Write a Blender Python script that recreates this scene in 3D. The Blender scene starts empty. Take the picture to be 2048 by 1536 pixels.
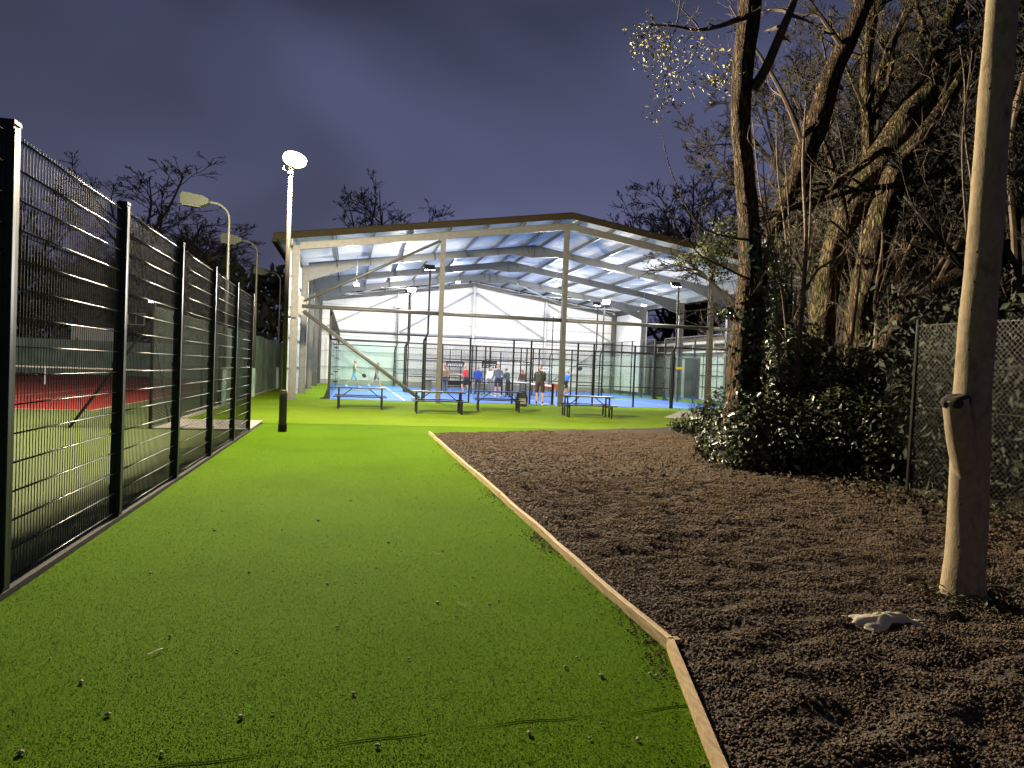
import bpy, math, random
import numpy as np
from mathutils import Vector, Matrix
from mathutils import noise as mnoise

R = math.radians
SC = bpy.context.scene
COL = SC.collection

# ------------------------------------------------------------------ camera
CAM_H = 1.6
cam_d = bpy.data.cameras.new('camera')
cam_d.sensor_width = 36.0
cam_d.lens = 1420.0 / 2048.0 * 36.0
cam_d.clip_start = 0.05
cam_d.clip_end = 2000
cam = bpy.data.objects.new('camera', cam_d)
COL.objects.link(cam)
cam.location = (0, 0, CAM_H)
CAM_M = Matrix.Rotation(R(-12.85), 3, 'Z') @ Matrix.Rotation(R(90 - 1.15), 3, 'X') @ Matrix.Rotation(R(2.2), 3, 'Z')
cam.rotation_euler = CAM_M.to_euler()
SC.camera = cam

# ------------------------------------------------------------------ world: overcast dusk
W = bpy.data.worlds.new('World')
SC.world = W
W.use_nodes = True
nt = W.node_tree
nt.nodes.clear()
def wn(t, **kw):
    n = nt.nodes.new(t)
    for k, v in kw.items():
        setattr(n, k, v)
    return n
w_out = wn('ShaderNodeOutputWorld')
w_bg = wn('ShaderNodeBackground')
w_sky = wn('ShaderNodeTexSky', sky_type='NISHITA', sun_disc=False, sun_elevation=R(-2.0), sun_rotation=R(150))
w_tc = wn('ShaderNodeTexCoord')
w_map = wn('ShaderNodeMapping')
w_map.inputs['Scale'].default_value = (1.0, 1.0, 2.0)
w_map.inputs['Rotation'].default_value = (0.25, 0.35, 0.5)
w_n = wn('ShaderNodeTexNoise')
w_n.inputs['Scale'].default_value = 1.6
w_n.inputs['Detail'].default_value = 2.5
w_n.inputs['Roughness'].default_value = 0.45
w_n.inputs['Distortion'].default_value = 0.4
w_r = wn('ShaderNodeValToRGB')
w_r.color_ramp.elements[0].position = 0.34
w_r.color_ramp.elements[0].color = (0.028, 0.034, 0.060, 1)
w_r.color_ramp.elements[1].position = 0.68
w_r.color_ramp.elements[1].color = (0.088, 0.098, 0.195, 1)
e = w_r.color_ramp.elements.new(0.5)
e.color = (0.046, 0.053, 0.103, 1)
w_sc = wn('ShaderNodeMix', data_type='RGBA', blend_type='ADD')
w_sc.inputs[0].default_value = 0.06
nt.links.new(w_tc.outputs['Generated'], w_map.inputs['Vector'])
nt.links.new(w_map.outputs[0], w_n.inputs['Vector'])
nt.links.new(w_n.outputs['Fac'], w_r.inputs['Fac'])
nt.links.new(w_r.outputs[0], w_sc.inputs[6])
nt.links.new(w_sky.outputs[0], w_sc.inputs[7])
nt.links.new(w_sc.outputs[2], w_bg.inputs['Color'])
w_bg.inputs['Strength'].default_value = 1.0
# overcast dusk: the sky is brightest low down and darkens towards the zenith
w_sep = wn('ShaderNodeSeparateXYZ'); nt.links.new(w_tc.outputs['Generated'], w_sep.inputs[0])
w_mr = wn('ShaderNodeMapRange', interpolation_type='SMOOTHSTEP')
w_mr.inputs['From Min'].default_value = 0.05; w_mr.inputs['From Max'].default_value = 0.75
w_mr.inputs['To Min'].default_value = 1.25; w_mr.inputs['To Max'].default_value = 0.35
nt.links.new(w_sep.outputs[2], w_mr.inputs[0])
nt.links.new(w_mr.outputs[0], w_bg.inputs['Strength'])
nt.links.new(w_bg.outputs[0], w_out.inputs[0])

SC.render.engine = 'CYCLES'
SC.view_settings.view_transform = 'Standard'
SC.view_settings.look = 'None'
SC.view_settings.exposure = 0.0
SC.view_settings.gamma = 1.0
SC.cycles.use_denoising = True
SC.cycles.max_bounces = 6
SC.cycles.diffuse_bounces = 3
SC.cycles.glossy_bounces = 3
SC.cycles.transparent_max_bounces = 24
SC.cycles.sample_clamp_indirect = 4.0
SC.cycles.caustics_reflective = False
SC.cycles.caustics_refractive = False

# lamp strengths (W)
P_POST = 44000
P_FLOOD = 980
P_BAY = 520

# ------------------------------------------------------------------ pixel helpers (photo pixels, 2048 x 1536) used to measure real positions
def ray(u, v):
    return CAM_M @ Vector(((u - 1024) / 1420.0, -(v - 768) / 1420.0, -1.0))
def atY(u, v, Y):
    d = ray(u, v)
    return Vector((0, 0, CAM_H)) + d * (Y / d.y)
def gnd(u, v, z=0.0):
    d = ray(u, v)
    return Vector((0, 0, CAM_H)) + d * ((z - CAM_H) / d.z)

# ------------------------------------------------------------------ materials
MATS = {}
def mat(name, col, rough=0.6, metal=0.0, var=0.12, vscale=6.0, bump=0.0, bscale=60.0, stretch=(1, 1, 1), col2=None,
        c2scale=3.0, c2pos=(0.45, 0.65), spec=0.5, bdist=0.01, coat=0.0, trans=0.0):
    if name in MATS:
        return MATS[name]
    m = bpy.data.materials.new(name)
    m.use_nodes = True
    t = m.node_tree
    p = t.nodes['Principled BSDF']
    L = t.links.new
    geo = t.nodes.new('ShaderNodeNewGeometry')
    mp = t.nodes.new('ShaderNodeMapping')
    mp.inputs['Scale'].default_value = stretch
    L(geo.outputs['Position'], mp.inputs['Vector'])
    nz = t.nodes.new('ShaderNodeTexNoise')
    nz.inputs['Scale'].default_value = vscale
    nz.inputs['Detail'].default_value = 5
    L(mp.outputs[0], nz.inputs['Vector'])
    rp = t.nodes.new('ShaderNodeValToRGB')
    rp.color_ramp.elements[0].position = 0.3
    rp.color_ramp.elements[1].position = 0.7
    rp.color_ramp.elements[0].color = tuple(c * (1 - var) for c in col) + (1,)
    rp.color_ramp.elements[1].color = tuple(min(1, c * (1 + var)) for c in col) + (1,)
    L(nz.outputs['Fac'], rp.inputs['Fac'])
    out = rp.outputs[0]
    if col2:
        n2 = t.nodes.new('ShaderNodeTexNoise')
        n2.inputs['Scale'].default_value = c2scale
        n2.inputs['Detail'].default_value = 6
        L(mp.outputs[0], n2.inputs['Vector'])
        r2 = t.nodes.new('ShaderNodeValToRGB')
        r2.color_ramp.elements[0].position = c2pos[0]
        r2.color_ramp.elements[1].position = c2pos[1]
        L(n2.outputs['Fac'], r2.inputs['Fac'])
        mx = t.nodes.new('ShaderNodeMix')
        mx.data_type = 'RGBA'
        L(r2.outputs[0], mx.inputs[0])
        L(out, mx.inputs[6])
        mx.inputs[7].default_value = tuple(col2) + (1,)
        out = mx.outputs[2]
    L(out, p.inputs['Base Color'])
    p.inputs['Roughness'].default_value = rough
    p.inputs['Metallic'].default_value = metal
    p.inputs['Specular IOR Level'].default_value = spec
    p.inputs['Coat Weight'].default_value = coat
    if bump:
        nb = t.nodes.new('ShaderNodeTexNoise')
        nb.inputs['Scale'].default_value = bscale
        nb.inputs['Detail'].default_value = 4
        L(mp.outputs[0], nb.inputs['Vector'])
        b = t.nodes.new('ShaderNodeBump')
        b.inputs['Strength'].default_value = bump
        b.inputs['Distance'].default_value = bdist
        L(nb.outputs['Fac'], b.inputs['Height'])
        L(b.outputs[0], p.inputs['Normal'])
    MATS[name] = m
    return m

def emit_mat(name, col, strength):
    m = bpy.data.materials.new(name)
    m.use_nodes = True
    p = m.node_tree.nodes['Principled BSDF']
    p.inputs['Base Color'].default_value = (0.8, 0.8, 0.8, 1)
    p.inputs['Emission Color'].default_value = tuple(col) + (1,)
    p.inputs['Emission Strength'].default_value = strength
    MATS[name] = m
    return m

def glass_mat(name, tint, gloss=0.08):
    m = bpy.data.materials.new(name)
    m.use_nodes = True
    t = m.node_tree
    t.nodes.clear()
    o = t.nodes.new('ShaderNodeOutputMaterial')
    mx = t.nodes.new('ShaderNodeMixShader')
    tr = t.nodes.new('ShaderNodeBsdfTransparent')
    tr.inputs[0].default_value = tuple(tint) + (1,)
    gl = t.nodes.new('ShaderNodeBsdfGlossy')
    gl.inputs['Roughness'].default_value = 0.03
    fr = t.nodes.new('ShaderNodeFresnel')
    # the far side of the pane is met from inside: undo the inversion so that a thin pane never mirrors fully
    ge = t.nodes.new('ShaderNodeNewGeometry'); io = t.nodes.new('ShaderNodeMapRange')
    io.inputs['To Min'].default_value = 1.45; io.inputs['To Max'].default_value = 1 / 1.45
    t.links.new(ge.outputs['Backfacing'], io.inputs[0]); t.links.new(io.outputs[0], fr.inputs[0])
    t.links.new(fr.outputs[0], mx.inputs[0])
    t.links.new(tr.outputs[0], mx.inputs[1])
    t.links.new(gl.outputs[0], mx.inputs[2])
    t.links.new(mx.outputs[0], o.inputs[0])
    MATS[name] = m
    return m

mat('ground', (0.03, 0.035, 0.02), 0.9, var=0.3, vscale=0.8)
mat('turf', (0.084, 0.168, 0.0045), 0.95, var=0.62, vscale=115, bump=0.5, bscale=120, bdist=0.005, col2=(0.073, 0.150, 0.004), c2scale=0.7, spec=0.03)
mat('turf_far', (0.150, 0.245, 0.010), 0.9, var=0.3, vscale=45, bump=0.9, bscale=160, bdist=0.012, col2=(0.125, 0.215, 0.008), c2scale=0.5, spec=0.04)  # lighter copy of turf: light spilling from the hall put into the colour
mat('turf_blade', (0.100, 0.192, 0.005), 0.9, var=0.5, vscale=80, spec=0.03)
def soften_normal(name, k):
    # soft pile: blades shade mostly like the carpet they belong to
    t = MATS[name].node_tree
    g = t.nodes.new('ShaderNodeNewGeometry')
    a = t.nodes.new('ShaderNodeVectorMath'); a.operation = 'SCALE'; a.inputs['Scale'].default_value = k
    b = t.nodes.new('ShaderNodeVectorMath'); b.operation = 'ADD'; b.inputs[1].default_value = (0, 0, 1 - k)
    c = t.nodes.new('ShaderNodeVectorMath'); c.operation = 'NORMALIZE'
    t.links.new(g.outputs['Normal'], a.inputs[0]); t.links.new(a.outputs[0], b.inputs[0]); t.links.new(b.outputs[0], c.inputs[0])
    t.links.new(c.outputs[0], t.nodes['Principled BSDF'].inputs['Normal'])
soften_normal('turf_blade', 0.25)
mat('kerb_dark', (0.035, 0.032, 0.027), 0.9, var=0.2, vscale=12)
mat('seam', (0.016, 0.036, 0.002), 1.0, spec=0.0)
mat('tennis_green', (0.105, 0.15, 0.045), 0.9, var=0.2, vscale=30, bump=0.4, bscale=150)
mat('tennis_red', (0.34, 0.035, 0.026), 0.85, var=0.15, vscale=4)
mat('line_white', (0.78, 0.78, 0.75), 0.7, var=0.06)
mat('gravel_base', (0.045, 0.031, 0.02), 0.9, var=0.5, vscale=60, bump=1.0, bscale=55, bdist=0.03, col2=(0.095, 0.066, 0.042), c2scale=70)
mat('gravel', (0.108, 0.078, 0.052), 0.8, var=0.7, vscale=38, spec=0.12)
mat('pebble', (0.36, 0.32, 0.25), 0.8, var=0.3, vscale=30)
mat('timber', (0.50, 0.35, 0.18), 0.7, var=0.28, vscale=9, stretch=(6, 0.7, 6), bump=0.5, bscale=40, col2=(0.30, 0.19, 0.085), c2scale=5, c2pos=(0.55, 0.75))
mat('concrete', (0.42, 0.40, 0.37), 0.85, var=0.12, vscale=8, bump=0.2, bscale=90)
mat('fence_paint', (0.010, 0.014, 0.012), 0.5, metal=0.0, var=0.15, spec=0.35)
mat('fence_vertical', (0.008, 0.010, 0.009), 0.6, var=0.15, spec=0.18)
mat('fence_wire', (0.022, 0.026, 0.026), 0.36, metal=0.25, var=0.1, spec=0.7)
mat('link_wire', (0.022, 0.022, 0.017), 0.45, metal=0.5, var=0.25, vscale=3)
mat('dark_wire', (0.05, 0.07, 0.06), 0.5, var=0.25, vscale=3)
mat('windbreak', (0.17, 0.26, 0.215), 0.85, var=0.25, vscale=1.5, bump=0.35, bscale=35, bdist=0.02, col2=(0.23, 0.32, 0.275), c2scale=1.2)
mat('galv', (0.125, 0.127, 0.122), 0.5, metal=0.25, var=0.14, vscale=5, col2=(0.105, 0.105, 0.10), c2scale=9, bump=0.05)
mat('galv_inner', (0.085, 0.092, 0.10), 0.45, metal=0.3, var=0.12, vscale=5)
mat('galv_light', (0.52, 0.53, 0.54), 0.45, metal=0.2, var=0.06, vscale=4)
mat('galv_purlin', (0.105, 0.112, 0.12), 0.42, metal=0.35, var=0.12, vscale=6)
mat('fascia', (0.020, 0.016, 0.0085), 0.7, var=0.12, vscale=3, spec=0.08)
mat('clad_white', (0.80, 0.80, 0.81), 0.5, var=0.03, vscale=1.2)
mat('clad_side', (0.62, 0.66, 0.62), 0.5, var=0.05, vscale=1.2)
mat('roof_sheet', (0.84, 0.85, 0.86), 0.5, var=0.06, vscale=2.2, stretch=(0.5, 5, 1), spec=0.35)
mat('court_blue', (0.035, 0.125, 0.50), 0.8, var=0.08, vscale=20, bump=0.3, bscale=160)
mat('black_steel', (0.008, 0.0085, 0.0095), 0.5, var=0.1, spec=0.3)
mat('steel_fit', (0.5, 0.5, 0.5), 0.35, metal=0.8)
mat('lamp_pole', (0.07, 0.064, 0.05), 0.5, metal=0.2, var=0.12, vscale=3)
mat('lamp_green', (0.022, 0.028, 0.016), 0.55, var=0.12)
mat('pole_grey', (0.06, 0.064, 0.052), 0.5, metal=0.2, var=0.15, vscale=2)
mat('net_black', (0.02, 0.02, 0.02), 0.8)
mat('banner_black', (0.012, 0.012, 0.014), 0.6)
mat('yellow_label', (0.75, 0.55, 0.05), 0.6)
mat('white_plastic', (0.84, 0.79, 0.66), 0.45, var=0.06, vscale=12, bump=0.3, bscale=30)
mat('blue_plastic', (0.35, 0.50, 0.65), 0.4)
mat('bin_grey', (0.18, 0.19, 0.18), 0.6)
mat('bag_black', (0.015, 0.015, 0.016), 0.6)
mat('bench_orange', (0.45, 0.08, 0.02), 0.6)
mat('bark', (0.105, 0.07, 0.043), 0.9, var=0.55, vscale=14, stretch=(1, 1, 0.22), bump=1.0, bscale=26, bdist=0.05, col2=(0.055, 0.035, 0.02), c2scale=24, c2pos=(0.42, 0.6), spec=0.2)
mat('bark_mossy', (0.125, 0.092, 0.05), 0.9, var=0.5, vscale=12, stretch=(1, 1, 0.25), bump=1.0, bscale=26, bdist=0.05, col2=(0.068, 0.072, 0.018), c2scale=3.5, c2pos=(0.48, 0.7), spec=0.2)
mat('bark_smooth', (0.32, 0.25, 0.16), 0.85, var=0.16, vscale=26, stretch=(1, 1, 0.6), bump=0.6, bscale=75, bdist=0.006, col2=(0.17, 0.13, 0.08), c2scale=11, c2pos=(0.56, 0.74), spec=0.12)
mat('cut_wood', (0.035, 0.026, 0.016), 0.9, var=0.4, vscale=30, bump=0.6, bscale=40)
mat('twig', (0.06, 0.042, 0.027), 0.85, var=0.35, vscale=8)
mat('twig_pale', (0.11, 0.078, 0.05), 0.75, var=0.3, vscale=8)
mat('far_twig', (0.021, 0.0175, 0.014), 0.9, var=0.3, vscale=1)
mat('far_leaf', (0.025, 0.032, 0.018), 0.8, var=0.5, vscale=1.5)
mat('holly', (0.032, 0.042, 0.016), 0.40, var=0.5, vscale=9, spec=0.55)
mat('ivy', (0.022, 0.042, 0.014), 0.3, var=0.5, vscale=9, spec=0.6)
mat('spring_leaf', (0.30, 0.27, 0.06), 0.6, var=0.35, vscale=14)
mat('weed', (0.042, 0.05, 0.012), 0.6, var=0.4, vscale=14)
mat('dead_leaf', (0.055, 0.038, 0.02), 0.8, var=0.5, vscale=20)
mat('house_wall', (0.10, 0.07, 0.055), 0.9, var=0.2, vscale=4)
mat('house_roof', (0.04, 0.035, 0.035), 0.9, var=0.2)
mat('window_frame', (0.55, 0.55, 0.52), 0.6)
mat('pane_dark', (0.02, 0.02, 0.025), 0.1)
mat('pavilion_wall', (0.50, 0.54, 0.52), 0.6, var=0.06)
mat('pavilion_dark', (0.03, 0.03, 0.03), 0.8)
mat('pavilion_slat', (0.20, 0.17, 0.14), 0.6, var=0.15)
mat('gutter_white', (0.78, 0.78, 0.74), 0.4, var=0.05)
def fissured(name, scale, stretch, dark, dist):
    # deep interlaced furrows: stretched cell edges cut into the bark
    t = MATS[name].node_tree
    p = t.nodes['Principled BSDF']
    L = t.links.new
    g = t.nodes.new('ShaderNodeNewGeometry')
    mp = t.nodes.new('ShaderNodeMapping'); mp.inputs['Scale'].default_value = stretch
    L(g.outputs['Position'], mp.inputs['Vector'])
    nz = t.nodes.new('ShaderNodeTexNoise'); nz.inputs['Scale'].default_value = 9; nz.inputs['Detail'].default_value = 4
    L(mp.outputs[0], nz.inputs['Vector'])
    ad = t.nodes.new('ShaderNodeMix'); ad.data_type = 'RGBA'; ad.blend_type = 'ADD'; ad.inputs[0].default_value = 0.16
    L(mp.outputs[0], ad.inputs[6]); L(nz.outputs['Color'], ad.inputs[7])
    vo = t.nodes.new('ShaderNodeTexVoronoi'); vo.feature = 'DISTANCE_TO_EDGE'; vo.inputs['Scale'].default_value = scale
    L(ad.outputs[2], vo.inputs['Vector'])
    rp = t.nodes.new('ShaderNodeValToRGB'); rp.color_ramp.elements[0].position = 0.02; rp.color_ramp.elements[1].position = 0.22
    L(vo.outputs['Distance'], rp.inputs['Fac'])
    old = p.inputs['Base Color'].links[0].from_socket
    mx = t.nodes.new('ShaderNodeMix'); mx.data_type = 'RGBA'
    L(rp.outputs[0], mx.inputs[0]); mx.inputs[6].default_value = tuple(dark) + (1,); L(old, mx.inputs[7])
    L(mx.outputs[2], p.inputs['Base Color'])
    b = t.nodes.new('ShaderNodeBump'); b.inputs['Strength'].default_value = 1.0; b.inputs['Distance'].default_value = dist
    L(rp.outputs[0], b.inputs['Height'])
    L(p.inputs['Normal'].links[0].from_socket, b.inputs['Normal'])
    L(b.outputs[0], p.inputs['Normal'])
def translucent(name, k):
    t = MATS[name].node_tree
    p = t.nodes['Principled BSDF']; o = t.nodes['Material Output']
    tr = t.nodes.new('ShaderNodeBsdfTranslucent')
    t.links.new(p.inputs['Base Color'].links[0].from_socket, tr.inputs[0])
    mx = t.nodes.new('ShaderNodeMixShader'); mx.inputs[0].default_value = k
    t.links.new(p.outputs[0], mx.inputs[1]); t.links.new(tr.outputs[0], mx.inputs[2]); t.links.new(mx.outputs[0], o.inputs[0])
translucent('white_plastic', 0.5)
translucent('roof_sheet', 0.25)
fissured('bark', 21, (1, 1, 0.17), (0.02, 0.013, 0.008), 0.03)
fissured('bark_mossy', 17, (1, 1, 0.2), (0.016, 0.011, 0.007), 0.03)
glass_mat('glass', (0.955, 0.985, 0.968))
emit_mat('lamp_glow', (1.0, 0.80, 0.50), 22.0)
emit_mat('flood_glow', (1.0, 0.96, 0.86), 45.0)
emit_mat('bay_glow', (0.96, 0.97, 1.0), 45.0)
emit_mat('small_glow', (0.95, 0.95, 1.0), 25.0)

# ------------------------------------------------------------------ mesh builder
class MB:
    def __init__(s):
        s.v = []; s.f = []; s.n = 0; s.av = []; s.af = []
    def add(s, vs, fs):
        n = s.n
        s.v.extend(vs)
        s.f.extend([tuple(i + n for i in f) for f in fs])
        s.n += len(vs)
    def quad(s, a, b, c, d):
        s.add([a, b, c, d], [(0, 1, 2, 3)])
    def box(s, x0, x1, y0, y1, z0, z1):
        s.add([(x0, y0, z0), (x1, y0, z0), (x1, y1, z0), (x0, y1, z0), (x0, y0, z1), (x1, y0, z1), (x1, y1, z1), (x0, y1, z1)],
              [(0, 3, 2, 1), (4, 5, 6, 7), (0, 1, 5, 4), (1, 2, 6, 5), (2, 3, 7, 6), (3, 0, 4, 7)])
    def beam(s, p0, p1, w, h, up=(0, 0, 1)):
        p0 = Vector(p0); p1 = Vector(p1)
        t = (p1 - p0).normalized()
        u = t.cross(Vector(up))
        if u.length < 1e-4:
            u = t.cross(Vector((0, 1, 0)))
        u.normalize()
        k = u.cross(t).normalized()
        vs = []
        for p in (p0, p1):
            for a, b in ((-1, -1), (1, -1), (1, 1), (-1, 1)):
                vs.append(tuple(p + u * (a * w / 2) + k * (b * h / 2)))
        s.add(vs, [(0, 1, 2, 3), (7, 6, 5, 4), (0, 4, 5, 1), (1, 5, 6, 2), (2, 6, 7, 3), (3, 7, 4, 0)])
    def tube(s, pts, rad, k=8, cap=True):
        P = [Vector(p) for p in pts]
        n = len(P)
        if not hasattr(rad, '__len__'):
            rad = [rad] * n
        vs = []
        ref = None
        for i in range(n):
            t = (P[min(i + 1, n - 1)] - P[max(i - 1, 0)])
            if t.length < 1e-9:
                t = Vector((0, 0, 1))
            t.normalize()
            if ref is None:
                ref = Vector((1, 0, 0)) if abs(t.x) < 0.8 else Vector((0, 1, 0))
            u = ref - t * ref.dot(t)
            u.normalize()
            ref = u
            w = t.cross(u)
            for j in range(k):
                a = 2 * math.pi * j / k
                vs.append(tuple(P[i] + (u * math.cos(a) + w * math.sin(a)) * rad[i]))
        fs = []
        for i in range(n - 1):
            for j in range(k):
                j2 = (j + 1) % k
                fs.append((i * k + j, i * k + j2, (i + 1) * k + j2, (i + 1) * k + j))
        if cap:
            fs.append(tuple(range(k - 1, -1, -1)))
            fs.append(tuple(range((n - 1) * k, n * k)))
        s.add(vs, fs)
    def lathe(s, c, prof, k=16):
        cx, cy = c
        vs = []
        for r, z in prof:
            for j in range(k):
                a = 2 * math.pi * j / k
                vs.append((cx + r * math.cos(a), cy + r * math.sin(a), z))
        fs = []
        for i in range(len(prof) - 1):
            for j in range(k):
                j2 = (j + 1) % k
                fs.append((i * k + j, i * k + j2, (i + 1) * k + j2, (i + 1) * k + j))
        fs.append(tuple(range(k - 1, -1, -1)))
        fs.append(tuple(range((len(prof) - 1) * k, len(prof) * k)))
        s.add(vs, fs)
    def prism(s, poly, axis, a0, a1):
        # poly: list of 2-D points; axis 'y' -> poly in (x,z), 'x' -> (y,z), 'z' -> (x,y)
        def P(p, a):
            if axis == 'y': return (p[0], a, p[1])
            if axis == 'x': return (a, p[0], p[1])
            return (p[0], p[1], a)
        n = len(poly)
        vs = [P(p, a0) for p in poly] + [P(p, a1) for p in poly]
        fs = [tuple(range(n)), tuple(range(2 * n - 1, n - 1, -1))]
        for i in range(n):
            j = (i + 1) % n
            fs.append((i, i + n, j + n, j))
        s.add(vs, fs)
    def mesh(s, name, m, smooth=False):
        me = bpy.data.meshes.new(name)
        me.from_pydata(s.v, [], s.f)
        if m:
            me.materials.append(MATS[m])
        if smooth:
            me.polygons.foreach_set('use_smooth', [True] * len(me.polygons))
        return me
    def build(s, name, m, parent=None, origin=None, smooth=False):
        """verts are in world coordinates; the parent's (or own) origin is subtracted"""
        if parent is not None and origin is None:
            origin = root_of(parent).location
        if origin is not None:
            ox, oy, oz = origin
            s.v = [(x - ox, y - oy, z - oz) for x, y, z in s.v]
        me = s.mesh(name, m, smooth)
        return link(name, me, parent, None if parent is not None else origin)

def root_of(o):
    while o.parent:
        o = o.parent
    return o
def link(name, me, parent=None, loc=None):
    o = bpy.data.objects.new(name, me)
    COL.objects.link(o)
    if parent is not None:
        o.parent = parent
    if loc is not None:
        o.location = loc
    return o
def tag(o, label=None, cat=None, group=None, kind=None):
    if label: o['label'] = label
    if cat: o['category'] = cat
    if group: o['group'] = group
    if kind: o['kind'] = kind
    return o
def thing(name, loc, label, cat, group=None, rz=0.0):
    o = link(name, None, None, loc)
    o.rotation_euler = (0, 0, rz)
    return tag(o, label, cat, group)
def copy_tree(o, parent=None):
    c = o.copy()
    COL.objects.link(c)
    c.parent = parent
    for ch in list(o.children):
        copy_tree(ch, c)
    return c
def np_mesh(name, V, F, m, smooth=False):
    """V (n,3) float, F (m,k) int, all faces k-gons"""
    V = np.asarray(V, np.float32); F = np.asarray(F, np.int32)
    me = bpy.data.meshes.new(name)
    me.vertices.add(len(V))
    me.vertices.foreach_set('co', V.ravel())
    k = F.shape[1]
    me.loops.add(F.size)
    me.loops.foreach_set('vertex_index', F.ravel())
    me.polygons.add(len(F))
    me.polygons.foreach_set('loop_start', np.arange(0, F.size, k, dtype=np.int32))
    me.polygons.foreach_set('loop_total', np.full(len(F), k, np.int32))
    if smooth:
        me.polygons.foreach_set('use_smooth', np.ones(len(F), bool))
    me.update(calc_edges=True)
    me.materials.append(MATS[m])
    return me
def light(name, kind, loc, parent, energy, color, **kw):
    d = bpy.data.lights.new(name, kind)
    d.energy = energy
    d.color = color
    for k, v in kw.items():
        setattr(d, k, v)
    o = bpy.data.objects.new(name, d)
    COL.objects.link(o)
    o.parent = parent
    o.location = loc
    return o

rng = random.Random(7)
nrng = np.random.default_rng(11)

# ================================================================== SETTING
# ---- ground
mb = MB()
mb.quad((-700, -300, -0.03), (700, -300, -0.03), (700, 1000, -0.03), (-700, 1000, -0.03))
tag(mb.build('ground', 'ground'), kind='structure')

EDGE_X = 1.87
def xl(y):                       # left boundary of the gravel bed
    if y >= 3.8:
        return EDGE_X + 0.03
    return EDGE_X + 0.03 - (3.8 - y) * 0.30
FARL = [(1.87, 16.84), (5.4, 18.4), (8.8, 19.78), (12.1, 22.2), (18, 25.5)]
def yfar(x):
    if x <= FARL[0][0]: return FARL[0][1]
    for (x0, y0), (x1, y1) in zip(FARL, FARL[1:]):
        if x <= x1:
            return y0 + (y1 - y0) * (x - x0) / (x1 - x0)
    return FARL[-1][1]

# ---- artificial turf path (near sheet, up to the change of pile at y = 19)
mb = MB()
left = -2.12
ys = [-4, 0, 1.5, 2.6, 3.8, 6, 9, 12, 16.84]
for a, b in zip(ys, ys[1:]):
    mb.quad((left, a, 0.0), (xl(a) + 0.02, a, 0.0), (xl(b) + 0.02, b, 0.0), (left, b, 0.0))
mb.quad((left, 16.84, 0.0), (1.92, 16.84, 0.0), (9, 19.0, 0.0), (left, 19.0, 0.0))
tag(mb.build('turf_path', 'turf'), kind='structure')
mb = MB()
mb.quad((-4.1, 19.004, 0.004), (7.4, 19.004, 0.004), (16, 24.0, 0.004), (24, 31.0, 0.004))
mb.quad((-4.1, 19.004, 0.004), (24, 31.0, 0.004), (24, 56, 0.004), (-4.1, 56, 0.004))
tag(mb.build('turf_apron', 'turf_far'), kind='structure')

def tuft_field(n):
    # density falls off steadily with distance, so no visible change of sheet
    u = nrng.random(n)
    e = -0.9
    y = (1.9 ** e + u * (19.0 ** e - 1.9 ** e)) ** (1 / e)
    xr = np.array([xl(v) - 0.04 if v < 16.8 else 3.5 for v in y])
    x = left + (xr - left) * nrng.random(n)
    sy = 3.02 + 0.075 * x + 0.015 * np.sin(x * 3.1) + 0.008 * np.sin(x * 17)
    keep = np.abs(y - sy) > 0.004 + 0.003 * np.sin(x * 9)
    x, y = x[keep], y[keep]
    n = len(x)
    a = nrng.uniform(0, 6.283, n)
    w = 0.0013 + 0.00025 * y
    h = 0.0045
    hh = h * nrng.uniform(0.5, 1.3, n)
    lx = 0.6 * h * nrng.normal(0, 1, n)
    ly = 0.6 * h * nrng.normal(0, 1, n)
    V = np.zeros((n, 3, 3))
    V[:, 0] = np.c_[x - w * np.cos(a), y - w * np.sin(a), np.zeros(n)]
    V[:, 1] = np.c_[x + w * np.cos(a), y + w * np.sin(a), np.zeros(n)]
    V[:, 2] = np.c_[x + lx, y + ly, hh]
    return V.reshape(-1, 3)
Vs = tuft_field(260000)
me = np_mesh('turf_pile', Vs, np.arange(len(Vs)).reshape(-1, 3), 'turf_blade')
tag(link('turf_pile', me), 'short green pile of the artificial turf path', 'turf', kind='stuff')

mb = MB()
for i in range(40):
    xa, xb = -2.1 + 3.75 * i / 40, -2.1 + 3.75 * (i + 1) / 40
    fy = lambda q: 3.02 + 0.075 * q + 0.015 * math.sin(q * 3.1) + 0.008 * math.sin(q * 17)
    wa, wb = 0.0035 + 0.003 * math.sin(xa * 9), 0.0035 + 0.003 * math.sin(xb * 9)
    mb.quad((xa, fy(xa) - wa, 0.004), (xb, fy(xb) - wb, 0.004), (xb, fy(xb) + wb, 0.004), (xa, fy(xa) + wa, 0.004))
tag(mb.build('turf_seam', 'seam'), kind='structure')

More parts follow.
